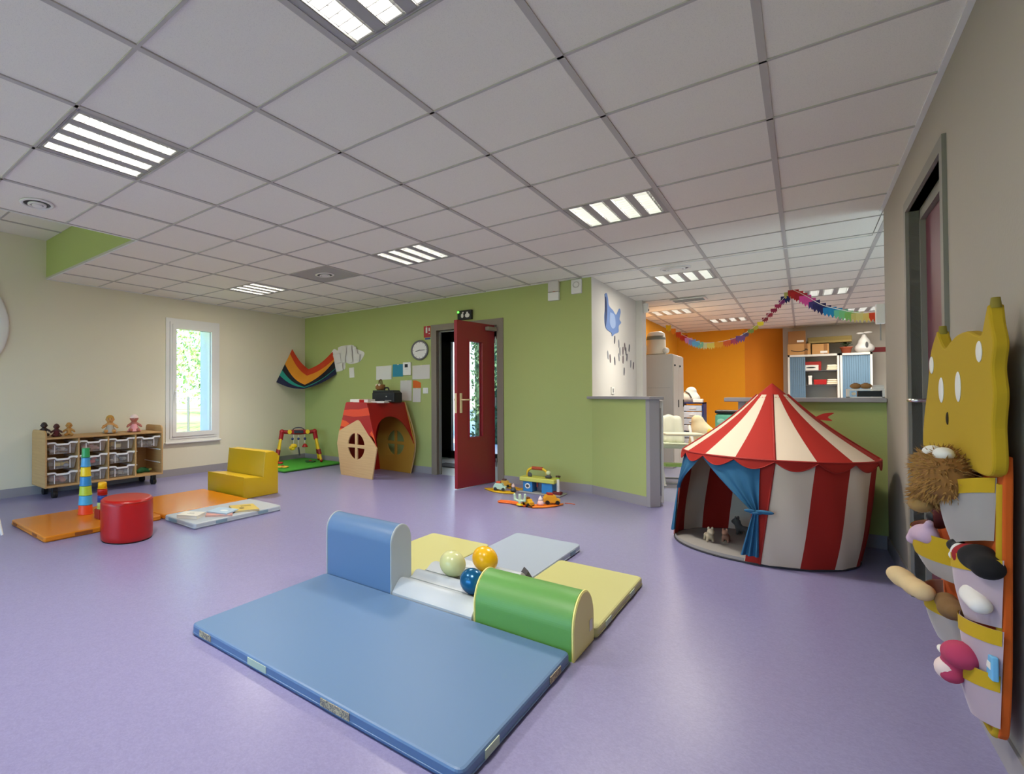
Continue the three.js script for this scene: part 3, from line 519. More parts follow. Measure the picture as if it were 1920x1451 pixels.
// ---------------------------------------------------------------- yellow foam chair
{
  const x0 = -5.23, x1 = -4.53, d = 0.5, t = thing('foam_chair', 'wide yellow foam chair behind the orange mat', 'chair', [(x0 + x1) / 2, 0, -3.5]);
  const s = shp([[0, 0], [0, 0.238], [0.27, 0.215], [0.3, 0.495], [0.43, 0.5], [0.5, 0.46], [0.5, 0]]);
  part('seat', toCreasedNormals(ext(s, x1 - x0, 0.012), 0.5).rotateY(Math.PI / 2).translate((x0 - x1) / 2, 0, 0), M.seatYellow, t);
  const e = (x) => tube([[x, 0.01, 0.001], [x, 0.236, 0.001]], 0.004, 4, 6);
  part('piping', [e(-0.345), e(0.345), bar([-0.34, 0.238, 0], [0.34, 0.238, 0], 0.004, 6), bar([-0.34, 0.497, -0.3], [0.34, 0.497, -0.3], 0.004, 6), bar([-0.34, 0.216, -0.27], [0.34, 0.216, -0.27], 0.003, 6)], M.seatYellow, t);
}
// ---------------------------------------------------------------- stacking cups and blocks
{
  const cols = [[M.red, 'orange-red', 0xe8481c], [M.blue, 'bright blue', 0x4aa6d6], [M.lime, 'lime green', 0xb4cc3a], [M.blue, 'deeper blue', 0x2f86c4], [M.yellow, 'yellow', 0xe8cb1e], [M.blue, 'sky blue', 0x4a9ad0], [M.greenT, 'green', 0x2f9a58]];
  const ord = ['lowest of the tall tower', 'second from the bottom of the tall tower', 'third in the tall tower', 'fourth in the tall tower', 'fifth in the tall tower', 'sixth in the tall tower', 'topmost of the tall tower'];
  let y = 0.045;
  cols.forEach(([, n, c], k) => {
    const R = 0.066 - k * 0.0045, r = R - 0.006, h = 0.086, t = thing('stacking_cup', `${n} stacking cup, ${ord[k]}`, 'toy cup', [-4.945, y, -1.965], k, 'cups of the tall tower'), m = phys(c, 0.35);
    part('wall', lathe([[R - 0.003, 0.0], [R, 0], [R, 0.008], [R - 0.002, 0.01], [r, h - 0.003], [r - 0.003, h], [0, h]], 32), m, t);
    part('rim', new THREE.TorusGeometry(R, 0.003, 8, 32).rotateX(Math.PI / 2).translate(0, 0.005, 0), m, t);
    y += h + 0.002;
  });
  y = 0.045;
  for (const [n, c, R, h, w] of [['dark red', 0x8f1210, 0.052, 0.085, 'lowest block of the short tower'], ['pale green', 0xb7c46a, 0.043, 0.06, 'second cup of the short tower'], ['navy', 0x1c3f8c, 0.042, 0.062, 'third cup of the short tower'], ['red', 0xb01410, 0.042, 0.055, 'fourth cup of the short tower'], ['yellow', 0xf0b80c, 0.04, 0.058, 'topmost cup of the short tower']]) {
    const t = thing('stacking_cup', `${n} toy, ${w}`, 'toy cup', [-4.66, y, -2.0], 0, 'cups of the short tower'), m = phys(c, 0.4);
    part('wall', R > 0.05 ? rbox(2 * R, h, 2 * R, 0.006, 0, h / 2, 0) : lathe([[0, 0], [R, 0], [R, h * 0.8], [R - 0.004, h - 0.004], [R - 0.012, h], [0, h]], R < 0.041 ? 8 : 32), m, t);
    part('rim', new THREE.TorusGeometry(R, 0.0025, 8, 32).rotateX(Math.PI / 2).translate(0, 0.004, 0), m, t);
    y += h + 0.001;
  }
}
// ---------------------------------------------------------------- books on the pale mat
{
  const bk = (label, x, z, w, d, h, turn, c, y = 0.05) => {
    const t = thing('picture_book', label, 'book', [x, y, z], turn, 'books on the pale mat');
    part('cover', [rbox(w, 0.004, d, 0.0015, 0, 0.002, 0), rbox(w, 0.004, d, 0.0015, 0, h - 0.002, 0), rbox(0.004, h, d, 0.0015, -w / 2 + 0.002, h / 2, 0)], mat(c, 0.4), t);
    part('pages', box(w - 0.01, h - 0.008, d - 0.01, 0.001, h / 2, 0), M.whitePaper, t);
    return t;
  };
  const b1 = bk('thick white board book at the near end of the pale mat', -4.09, -2.56, 0.2, 0.16, 0.03, 0.5, 0xe4ddcf);
  part('title_line', [box(0.07, 0.001, 0.008, 0, 0.0305, 0.01), box(0.05, 0.001, 0.008, 0, 0.0305, -0.015)], M.grey, b1);
  bk('pink picture book under the pale blue book', -3.98, -2.79, 0.24, 0.19, 0.014, 0.9, 0xd99a8c);
  const b3 = bk('pale blue picture book lying on the pink one', -4.0, -2.84, 0.22, 0.2, 0.012, 0.35, 0xb4cfe4, 0.064);
  part('picture', ell(0.04, 0.001, 0.03, 0.02, 0.0125, 0.01), mat(0xe4eef4, 0.5), b3);
  const b4 = bk('yellow-olive picture book at the far end of the stack', -3.99, -3.08, 0.24, 0.26, 0.016, 1.15, 0xd2b85c);
  part('picture', [ell(0.025, 0.001, 0.025, -0.03, 0.0165, 0.03), box(0.1, 0.001, 0.008, 0.03, 0.0165, -0.04), box(0.1, 0.001, 0.008, 0.03, 0.0165, -0.065)], mat(0x6a5a2a, 0.5), b4);
}
// ---------------------------------------------------------------- low storage shelf with clear trays
{
  const D = 0.43, zc = -2.7, Wd = 1.41, t = thing('tray_cabinet', 'low beech cabinet with clear plastic trays on castors', 'cabinet', [XL + 0.03, 0, zc]);
  // local: +x towards the room, z along the wall
  const z0 = -Wd / 2, z1 = Wd / 2, y0 = 0.125, y1 = 0.66;
  const side = new THREE.Shape(); side.moveTo(0, y0); side.lineTo(D, y0); side.lineTo(D, 0.7); side.quadraticCurveTo(D, 0.76, D - 0.07, 0.76); side.lineTo(0.07, 0.76); side.quadraticCurveTo(0, 0.76, 0, 0.7); side.closePath();
  const sg = ext(side, 0.02, 0.003);
  part('side_panel', metreUV(sg.clone().translate(0, 0, z1 - 0.02), 2), M.beech, t); part('side_panel', metreUV(sg.clone().translate(0, 0, z0), 2), M.beech, t);
  part('top', metreUV(rbox(D - 0.004, 0.02, Wd - 0.04, 0.003, D / 2, y1 + 0.012, 0), 2), M.beech, t);
  part('bottom', metreUV(rbox(D - 0.004, 0.022, Wd - 0.04, 0.003, D / 2, y0 + 0.012, 0), 2), M.beech, t);
  part('back_panel', metreUV(bb(0, 0.008, y0, y1, z0 + 0.01, z1 - 0.01), 2), M.beech, t);
  const cols = [0, 1, 2, 3].map(k => z1 - 0.02 - (k + 0.5) * (Wd - 0.04) / 4), cw = (Wd - 0.04) / 4;
  for (let k = 1; k < 4; k++) part('divider', metreUV(rbox(D - 0.02, y1 - y0, 0.018, 0.002, D / 2 - 0.004, (y0 + y1) / 2 + 0.01, z1 - 0.02 - k * cw), 2), M.beech, t);
  for (const z of cols) for (let r = 0; r < 3; r++) for (const s of [-1, 1]) part('runner', rbox(D - 0.03, 0.012, 0.012, 0.002, D / 2 - 0.002, y0 + 0.155 + r * 0.168, z + s * (cw / 2 - 0.015)), M.trayRim, t, 'white tray runner');
  for (const [x, z] of [[0.06, z0 + 0.1], [0.06, z1 - 0.12], [D - 0.07, z0 + 0.1], [D - 0.07, z1 - 0.12]]) {
    const c = part('castor', [cyl(0.042, 0.042, 0.022, 0, 0, 0, 24).rotateX(Math.PI / 2).translate(x, 0.042, z - 0.013), cyl(0.042, 0.042, 0.022, 0, 0, 0, 24).rotateX(Math.PI / 2).translate(x, 0.042, z + 0.013)], M.black, t);
    part('fork', rbox(0.05, 0.07, 0.06, 0.01, x, 0.09, z), M.black, c);
  }
  // trays
  const trayW = cw - 0.045, rim = (w) => {
    const s = new THREE.Shape(), a = w / 2; s.moveTo(-a, 0.03); s.lineTo(-a * 0.55, 0.03); s.quadraticCurveTo(-a * 0.42, 0.03, -a * 0.38, 0.012); s.lineTo(a * 0.38, 0.012); s.quadraticCurveTo(a * 0.42, 0.03, a * 0.55, 0.03); s.lineTo(a, 0.03); s.lineTo(a, 0.012); s.lineTo(a * 0.58, 0.012); s.quadraticCurveTo(a * 0.46, 0.012, a * 0.4, -0.008); s.lineTo(-a * 0.4, -0.008); s.quadraticCurveTo(-a * 0.46, 0.012, -a * 0.58, 0.012); s.lineTo(-a, 0.012); s.closePath(); return s;
  };
  const rimG = ext(rim(trayW + 0.03), 0.02, 0.002, 8).rotateY(Math.PI / 2);
  const fillC = [[0xb8c0cc, 0xf0f0ec], [0xa8a8a4, 0xf0d878], [0xc4b8b4, 0xd09080], [0xc89a90, 0xd8c8c4], [0x7fb0a8, 0xd8604a], [0xa8a4a0, 0x8c98a8], [0xd8d0a0, 0xe8dc90], [0xa8a8a0, 0xbcb6a8], [0xb8b6b0, 0xd0ccc0], [0xb0acaa, 0xc0bcb8]];
  const colN = ['left', 'second', 'third', 'right'], rowN = ['bottom', 'middle', 'top'];
  let n = 0;
  for (let k = 0; k < 4; k++) for (let r = 2; r >= 0; r--) {
    if (k === 3 && r < 2) continue;
    const y = y0 + 0.03 + r * 0.168, q = thing('clear_tray', `clear plastic tray, ${colN[k]} column, ${rowN[r]} row of the beech cabinet`, 'storage tray', [XL + 0.03, y, zc + cols[k]], 0, 'clear trays in the beech cabinet');
    const b = D - 0.03, a = trayW / 2, h = 0.115, th = 0.003, s = 0.88;
    const wallZ = sg => surf((u, v) => [0.02 + (b - 0.02) * u * (v * 0.04 + 0.96), v * h, sg * a * (s + (1 - s) * v)], 1, 1);
    part('body', [bb(0.02, b - 0.02, 0, th, -a * s, a * s), surf((u, v) => [b - 0.02 + 0.018 * v, v * h, (u - 0.5) * 2 * a * (s + (1 - s) * v)], 1, 1), wallZ(1), wallZ(-1)], M.tray, q);
    part('front_rib', [-0.55, 0.55].map(u => new THREE.BoxGeometry(0.003, h * 0.9, 0.008).translate(b - 0.006, h * 0.5, u * a)), M.trayRim, q);
    const rg = part('rim', rimG, M.trayRim, q, 'white wavy tray rim'); rg.position.set(b - 0.012, h - 0.008, 0);
    part('rim_side', [bb(0.02, b, h - 0.004, h + 0.01, a - 0.002, a + 0.012), bb(0.02, b, h - 0.004, h + 0.01, -a - 0.012, -a + 0.002)], M.trayRim, q);
    // contents: a heap of assorted toys
    const heap = [0, 1].map(() => []);
    for (let e = 0; e < 14; e++) { const px = rr(0.09, b - 0.06), pz = rr(-a * 0.66, a * 0.66), sz = rr(0.018, 0.032); heap[e % 2].push(e % 3 ? ell(sz, sz * 0.8, sz * 1.1, px, 0.004 + sz * rr(0.8, 1.6), pz, 10) : rbox(sz * 1.8, sz * 1.5, sz * 2, 0.004, px, 0.004 + sz * rr(0.8, 1.5), pz, 1)); }
    { const cc = thing('tray_toys', `small mixed toys inside the ${colN[k]} column ${rowN[r]} tray`, 'toys', [XL + 0.03, y + 0.004, zc + cols[k]]); cc.userData.kind = 'stuff'; heap.forEach((g, e) => { part('heap', g, mat(fillC[n][e], 0.5), cc).userData.kind = 'stuff'; }); }
    n++;
  }
  const lo = thing('fabric_toy', 'dark green fabric toy lying in the open right bay of the cabinet', 'toy', [XL + 0.26, y0 + 0.025, zc + cols[3]]);
  part('body', blob([[-0.04, 0.03, -0.06, 0.03, 0.02, 0.03, 0.02, 0.032], [0.02, 0.03, 0.02, 0.03, 0.06, 0.026, 0.08, 0.024], [0, 0.03, 0, 0.03, 0.05, 0.025, -0.07, 0.024]], 0.02, 26), fur(0x1e5a34), lo);
  part('spot', ell(0.02, 0.015, 0.022, 0.075, 0.04, -0.08), fur(0x9a9a4a), lo);
  const bd = thing('board_panel', 'plain wooden board standing in the open right bay', 'board', [XL + 0.1, y0 + 0.026, zc + cols[3] + 0.08]);
  part('board', rbox(0.015, 0.28, 0.14, 0.003, 0, 0.14, 0), M.beech, bd); part('edge', box(0.017, 0.28, 0.004, 0, 0.14, -0.072), M.ply, bd);
}
// ---------------------------------------------------------------- dolls on the shelf
function doll(label, x, y, z, s, skin, turn, dress, hat, hair, lying = false) {
  const t = thing('baby_doll', label, 'doll', [x, y, z], turn, 'dolls on the beech cabinet'), B = [
    [0, 0.05, 0, 0.038, 0, 0.1, 0, 0.034], [0, 0.1, 0, 0.026, 0, 0.135, 0.002, 0.022],
    [0, 0.165, 0.004, 0.043, 0, 0.178, 0, 0.044],
    [0.032, 0.108, 0, 0.017, 0.07, 0.085, 0.02, 0.014], [0.07, 0.085, 0.02, 0.014, 0.085, 0.07, 0.045, 0.012],
    [-0.032, 0.108, 0, 0.017, -0.07, 0.085, 0.02, 0.014], [-0.07, 0.085, 0.02, 0.014, -0.085, 0.07, 0.045, 0.012],
    [0.024, 0.03, 0.01, 0.024, 0.045, 0.024, 0.07, 0.02], [0.045, 0.024, 0.07, 0.02, 0.052, 0.03, 0.085, 0.016],
    [-0.024, 0.03, 0.01, 0.024, -0.045, 0.024, 0.07, 0.02], [-0.045, 0.024, 0.07, 0.02, -0.052, 0.03, 0.085, 0.016],
    [0.043, 0.165, 0, 0.009, 0.046, 0.17, 0, 0.008], [-0.043, 0.165, 0, 0.009, -0.046, 0.17, 0, 0.008], [0, 0.16, 0.045, 0.007, 0, 0.165, 0.047, 0.006]];
  t.scale.setScalar(s);
  const b = part('body', blob(B, 0.014, 40), mat(skin, 0.55), t);
  part('eye', [sph(0.006, 0.016, 0.176, 0.042, 10), sph(0.006, -0.016, 0.176, 0.042, 10)], M.black, b); part('mouth', ell(0.01, 0.003, 0.003, 0, 0.148, 0.044), mat(0x9a3a34, 0.6), b);
  if (hair) part('hair', new THREE.SphereGeometry(0.048, 24, 14, 0, 6.3, 0, 1.75).rotateX(-0.45).translate(0, 0.176, -0.003), fur(hair), t);
  if (dress) { part('dress', lathe([[0.022, 0.128], [0.036, 0.1], [0.05, 0.06], [0.088, 0.012], [0.086, 0.006], [0.04, 0.05]], 30), dress, t); }
  if (hat) part('hat', [new THREE.SphereGeometry(0.05, 24, 12, 0, 6.3, 0, 1.45).translate(0, 0.178, -0.002), new THREE.TorusGeometry(0.05, 0.008, 8, 28).rotateX(Math.PI / 2).translate(0, 0.184, -0.002)], hat, t);
  if (lying) t.rotation.z = 0.1;
  return t;
}
const ySh = 0.684, fx = XL + 0.28;
doll('very dark doll leaning behind the left end panel', fx - 0.12, ySh, -2.08, 0.72, 0x2a1712, 1.4);
doll('small dark brown doll, second from the left', fx + 0.05, ySh, -2.155, 0.66, 0x4a1d18, 1.2, mat(0x5a1820, 0.8));
doll('small golden-skinned doll, third from the left', fx + 0.05, ySh, -2.29, 0.7, 0xb9843c, 1.2);
doll('fair doll with blond hair in a grey patterned dress', fx, ySh, -2.79, 1.0, 0xc8904e, 1.15, mat(0xaaa498, 0.9), null, 0xb98a3c);
doll('doll in pink with a pale knitted hat', fx, ySh, -3.1, 0.98, 0xb0685a, 1.2, mat(0xdf9aa0, 0.85), mat(0xe8cfc8, 0.9));
// ---------------------------------------------------------------- wooden playhouse
{
  const t = thing('playhouse', 'wooden toy playhouse with red roof and oval windows', 'playhouse', [-4.56, 0, -5.92], -0.09), zf = 0.4, zb = -0.4, T = 0.018;
  const out = [[-0.31, 0], [0.305, 0], [0.39, 0.44], [0.21, 1.03], [0.19, 1.045], [-0.19, 1.045], [-0.21, 1.03], [-0.39, 0.45]];
  const quad = (cx, cy, rx, ry, g) => [[1, 1], [-1, 1], [-1, -1], [1, -1]].map(([sx, sy]) => { const p = []; p.push([cx + sx * g, cy + sy * g]); for (let k = 0; k <= 8; k++) { const a = 0.14 + k / 8 * (Math.PI / 2 - 0.28); p.push([cx + sx * (Math.cos(a) * rx), cy + sy * (Math.sin(a) * ry)]); } const h = new THREE.Path(); p.forEach((q, i) => i ? h.lineTo(...q) : h.moveTo(...q)); h.closePath(); return h; });
  const cx = 0.0, cy = 0.43;
  // painted roof board of the front
  const top = shp([[-0.345, 0.62], [0.345, 0.58], [0.21, 1.03], [0.19, 1.045], [-0.19, 1.045], [-0.21, 1.03]]);
  part('front_roof_board', ext(top, T, 0.003).translate(0, 0, zf), M.red, t, 'red roof board');
  const stripe = (pts, m) => part('roof_stripe', ext(shp(pts), 0.003).translate(0, 0, zf + T - 0.001), m, t, 'painted roof stripe');
  stripe([[-0.24, 0.93], [-0.1, 0.945], [0.05, 0.945], [0.235, 0.975], [0.265, 0.87], [0.1, 0.85], [-0.05, 0.84], [-0.265, 0.86]], mat(0xd0401a, 0.5));
  stripe([[-0.285, 0.79], [-0.2, 0.775], [-0.13, 0.74], [-0.22, 0.69], [-0.315, 0.7]], mat(0xd8501a, 0.5));
  stripe([[-0.33, 0.66], [-0.27, 0.665], [-0.345, 0.625]], mat(0xe06a1e, 0.5));
  stripe([[0.3, 0.66], [0.345, 0.585], [0.36, 0.53], [0.27, 0.62]], mat(0xd8501a, 0.5));
  const gable = shp([[-0.31, 0], [0.305, 0], [0.39, 0.43], [0.085, 0.775], [0.05, 0.797], [0.015, 0.795], [-0.345, 0.635], [-0.39, 0.45]]); gable.holes = quad(cx, cy, 0.165, 0.185, 0.022);
  part('front_wall', metreUV(ext(gable, T + 0.006, 0.003).translate(0, 0, zf - 0.004), 2), M.ply, t, 'pale wooden gable with oval window');
  const back = shp(out); back.holes = quad(0.02, cy, 0.165, 0.185, 0.022);
  part('back_wall', metreUV(ext(back, T, 0.003).translate(0, 0, zb - T), 2), M.plyEdge, t, 'golden wooden rear wall with oval window');
  // sloping roof sides with an arched cut
  const L = zf - zb, sl = Math.hypot(0.18, 0.6), arch = new THREE.Shape();
  arch.moveTo(0, 0); arch.lineTo(0, sl); arch.lineTo(L, sl); arch.lineTo(L, 0.0); arch.bezierCurveTo(L - 0.02, 0.3, L * 0.72, 0.42, L * 0.5, 0.42); arch.bezierCurveTo(L * 0.22, 0.42, 0.05, 0.25, 0, 0);
  { const a = Math.atan2(0.18, 0.6); part('roof_side', ext(arch, 0.014, 0.002, 20).rotateY(-Math.PI / 2).rotateZ(a).translate(0.375, 0.44, zb), M.red, t, 'red arched roof side'); }
  part('roof_side', box(0.014, sl, L, 0, sl / 2, 0).rotateZ(-Math.atan2(0.18, 0.6)).translate(-0.378, 0.445, 0), M.red, t, 'closed red roof side');
  part('side_wall', box(0.014, 0.45, L, 0, 0.225, 0).rotateZ(Math.atan2(0.07, 0.44)).translate(-0.3, 0, 0), M.red, t, 'closed side wall');
  part('roof_top', rbox(0.4, 0.014, L, 0.004, 0, 1.026, 0), M.red, t);
  part('edge_band', [0.006, -0.006].map(o => tube([[0.205, 1.04, zb - T / 2 + o], [0.39, 0.44, zb - T / 2 + o], [0.305, 0.0, zb - T / 2 + o]], 0.004, 40, 6)), M.ply, t);
}
// things lying on the playhouse
{
  const r = thing('radio_bag', 'black portable radio case on the playhouse roof', 'radio', [-4.5, 1.035, -6.1], -0.05);
  part('case', rbox(0.42, 0.15, 0.2, 0.02, 0, 0.075, 0), M.black, r); part('lid', ext(shp([[-0.2, 0], [0.2, 0], [0.16, 0.035], [-0.2, 0.035]]), 0.18, 0.005).translate(0, 0.145, -0.09), M.black, r);
  part('handle', tube([[-0.05, 0.17, 0], [-0.04, 0.21, 0], [0.02, 0.215, 0], [0.04, 0.17, 0]], 0.012), M.black, r); part('display', box(0.12, 0.012, 0.002, 0.1, 0.03, 0.101), M.grey, r); part('badge', ell(0.015, 0.01, 0.002, 0.07, 0.09, 0.101), M.grey, r);
  const k = thing('book_pile', 'white book with a red spine on the playhouse roof', 'book', [-4.68, 1.035, -5.75], 0.05);
  part('cover', rbox(0.32, 0.05, 0.18, 0.004, 0, 0.025, 0), M.whitePaper, k); part('spine', rbox(0.1, 0.052, 0.182, 0.01, 0.05, 0.026, 0), M.redSoft, k); part('tray', rbox(0.38, 0.006, 0.2, 0.002, 0.04, 0.003, 0), M.ply, k);
  const p = thing('toy_basket', 'small brown basket toy with looped handle on the black case', 'toy', [-4.62, 1.217, -6.1]);
  part('basket', lathe([[0, 0], [0.05, 0], [0.075, 0.03], [0.07, 0.08], [0.06, 0.085], [0.055, 0.06], [0, 0.05]], 20), mat(0x8a5a2c, 0.8), p); part('loop', [tube([[-0.03, 0.08, 0], [-0.025, 0.14, 0], [0.0, 0.155, 0], [0.02, 0.08, 0]], 0.006), tube([[0.0, 0.08, 0], [0.005, 0.15, 0.02], [0.03, 0.16, 0.02], [0.05, 0.08, 0.01]], 0.006)], mat(0x5e3c1c, 0.8), p); part('trim', [sph(0.02, -0.03, 0.075, 0.05, 12), sph(0.022, 0.02, 0.075, 0.05, 12)], M.cream, p);
  const d = thing('paper_sheet', 'loose grey papers beside the black case', 'paper', [-4.38, 1.035, -5.78], 0.15); part('sheets', [box(0.2, 0.012, 0.16, 0, 0.006, 0), new THREE.BoxGeometry(0.2, 0.01, 0.16).rotateY(0.1).translate(-0.01, 0.018, 0)], M.whitePaper, d); part('clip', box(0.04, 0.006, 0.02, 0.05, 0.026, 0.05), M.grey, d);
}
// ---------------------------------------------------------------- baby gym on its green mat
{
  const m = thing('activity_mat', 'thick green play mat in the corner below the rainbow cloth', 'play mat', [-6.08, 0, -5.73]);
  part('cover', rbox(0.92, 0.03, 1.32, 0.012, 0, 0.015, 0), mat(0x3f9a2c, 0.8), m);
  part('border', [rbox(0.93, 0.022, 0.06, 0.01, 0, 0.013, 0.64), rbox(0.06, 0.022, 1.33, 0.01, 0.445, 0.013, 0)], mat(0x2c6a22, 0.8), m, 'darker green border');
  for (const [x, z, c, l] of [[0.2, 0.45, 0xd8b038, 'yellow'], [-0.2, 0.2, 0xc8342c, 'red'], [0.05, -0.3, 0x2f5a2c, 'dark green']]) {
    const q = thing('crinkle_patch', `${l} fabric flower toy on the green corner mat`, 'toy', [-6.08 + x, 0.03, -5.73 + z], rnd() * 3, 'fabric flowers on the green mat');
    const pet = []; for (let k = 0; k < 5; k++) pet.push(ell(0.05, 0.014, 0.035, 0, 0, 0, 12).translate(0.05, 0.014, 0).rotateY(k * 1.2566)); part('petals', pet, mat(c, 0.8), q); part('centre', ell(0.028, 0.016, 0.028, 0, 0.022, 0, 12), mat(0xa82018, 0.8), q);
  }
  const A = [-6.42, -5.62], B = [-5.98, -6.22], mid = [(A[0] + B[0]) / 2, (A[1] + B[1]) / 2], Ld = Math.hypot(B[0] - A[0], B[1] - A[1]);
  const t = thing('baby_gym', 'red and yellow baby gym arch with hanging toys', 'baby gym', [mid[0], 0.034, mid[1]], -Math.atan2(B[1] - A[1], B[0] - A[0])), h = Ld / 2, Y = 0.5;
  part('top_bar', [tube([[-h * 0.72, Y, 0], [-h * 0.4, Y - 0.01, 0], [0, Y - 0.02, 0], [h * 0.4, Y - 0.01, 0], [h * 0.72, Y, 0]], 0.032), rbox(0.3, 0.075, 0.07, 0.02, 0, Y - 0.005, 0)], mat(0x9c1420, 0.45), t);
  part('handle', tube([[-0.1, Y + 0.03, 0], [-0.06, Y + 0.06, 0], [0.06, Y + 0.06, 0], [0.1, Y + 0.03, 0]], 0.009), M.darkGrey, t);
  part('music_panel', rbox(0.16, 0.05, 0.02, 0.008, 0, Y, 0.04), mat(0x24343c, 0.5), t);
  for (const s of [-1, 1]) {
    part('knob', cyl(0.036, 0.036, 0.02, 0, 0, 0, 24).rotateX(Math.PI / 2).translate(s * 0.15, Y, 0.035), M.yellow, t, 'yellow round knob');
    part('corner', [sph(0.042, s * h * 0.74, Y, 0, 16), bar([s * h * 0.74, Y, 0], [s * h * 0.8, Y - 0.13, 0], 0.038)], mat(0xa8141c, 0.45), t);
    for (const f of [-1, 1]) {
      const l = part('leg', bar([s * h * 0.8, Y - 0.12, f * 0.02], [s * h * 0.98, 0.02, f * 0.13], 0.022, 14), M.yellow, t);
      part('leg_joint', bar([s * h * 0.9, Y * 0.45 - 0.02, f * 0.075], [s * h * 0.94, Y * 0.25, f * 0.1], 0.029, 14), mat(0x8c1218, 0.45), l); part('foot', sph(0.026, s * h * 0.98, 0.024, f * 0.13, 12), M.red, l);
    }
  }
  const toy = (x, g, m, yy) => { const p = part('hanging_toy', g, m, t); part('cord', bar([x, Y - 0.03, 0], [x, yy, 0], 0.004, 6), M.whitePlastic, p); };
  for (const x of [-0.1, 0, 0.11]) part('clip', sph(0.022, x, Y - 0.12, 0, 14), M.navy, t);
  toy(-0.08, [ell(0.06, 0.04, 0.03, -0.08, Y - 0.24, 0), sph(0.03, -0.13, Y - 0.27, 0, 12), ell(0.05, 0.02, 0.02, -0.1, Y - 0.29, 0)], M.yellow, Y - 0.22);
  toy(0, [bar([0, Y - 0.26, 0], [0.02, Y - 0.4, 0], 0.014)], M.darkGrey, Y - 0.26);
  toy(0.11, [lathe([[0, 0.05], [0.025, 0.04], [0.05, 0], [0.045, -0.008], [0, -0.008]], 20).translate(0.11, Y - 0.25, 0)], M.red, Y - 0.2);
}
// ---------------------------------------------------------------- rainbow cloth slung across the corner
{
  const t = thing('rainbow_cloth', 'rainbow striped cloth slung across the room corner', 'cloth', [0, 0, 0]);
  const lerp3 = (a, b, u) => a.map((v, n) => v + (b[n] - v) * u);
  const A = [-6.555, 1.95, -6.11], Vt = [-6.24, 1.59, -6.2], B = [-5.885, 1.885, -6.425], Cc = [-6.555, 1.365, -5.74], N = [-6.17, 1.25, -6.02], Dd = [-5.79, 1.5, -6.42];
  const path = (a, m, c, sag) => s => { const p = s < 0.5 ? lerp3(a, m, s * 2) : lerp3(m, c, s * 2 - 1), w = Math.sin(Math.PI * ((s * 2) % 1)); return [p[0] + 0.015 * w, p[1] - sag * w, p[2] + 0.015 * w]; };
  const top = path(A, Vt, B, 0.045), bot = path(Cc, N, Dd, 0.035);
  const f = (s, v) => { const a = top(s), c = bot(s), b = 0.04 * Math.sin(Math.PI * v) * Math.sin(Math.PI * s), w = 0.01 * Math.sin(s * 24 + v * 4) * Math.sin(Math.PI * s); return [a[0] + (c[0] - a[0]) * v + b + w, a[1] + (c[1] - a[1]) * v, a[2] + (c[2] - a[2]) * v + b + w]; };
  const edge = [[0, 0, 0], [0.14, 0.34, 0.34], [0.46, 0.8, 0.42], [0.64, 0.9, 0.74], [0.8, 0.95, 0.76], [1, 1, 1]];       // band limits at the left end, the middle and the right end
  const lim = (k, s) => { const [l, m, r] = edge[k]; return s < 0.5 ? l + (m - l) * s * 2 : m + (r - m) * (s * 2 - 1); };
  [0xc23a12, 0xd98a1c, 0x17161c, 0x1f8a78, 0x1a1c3a].forEach((c, k) => part('stripe', surf((s, v) => f(s, lim(k, s) + (lim(k + 1, s) - lim(k, s)) * v), 48, 6), mat(c, 0.85, { side: THREE.DoubleSide }), t));
}
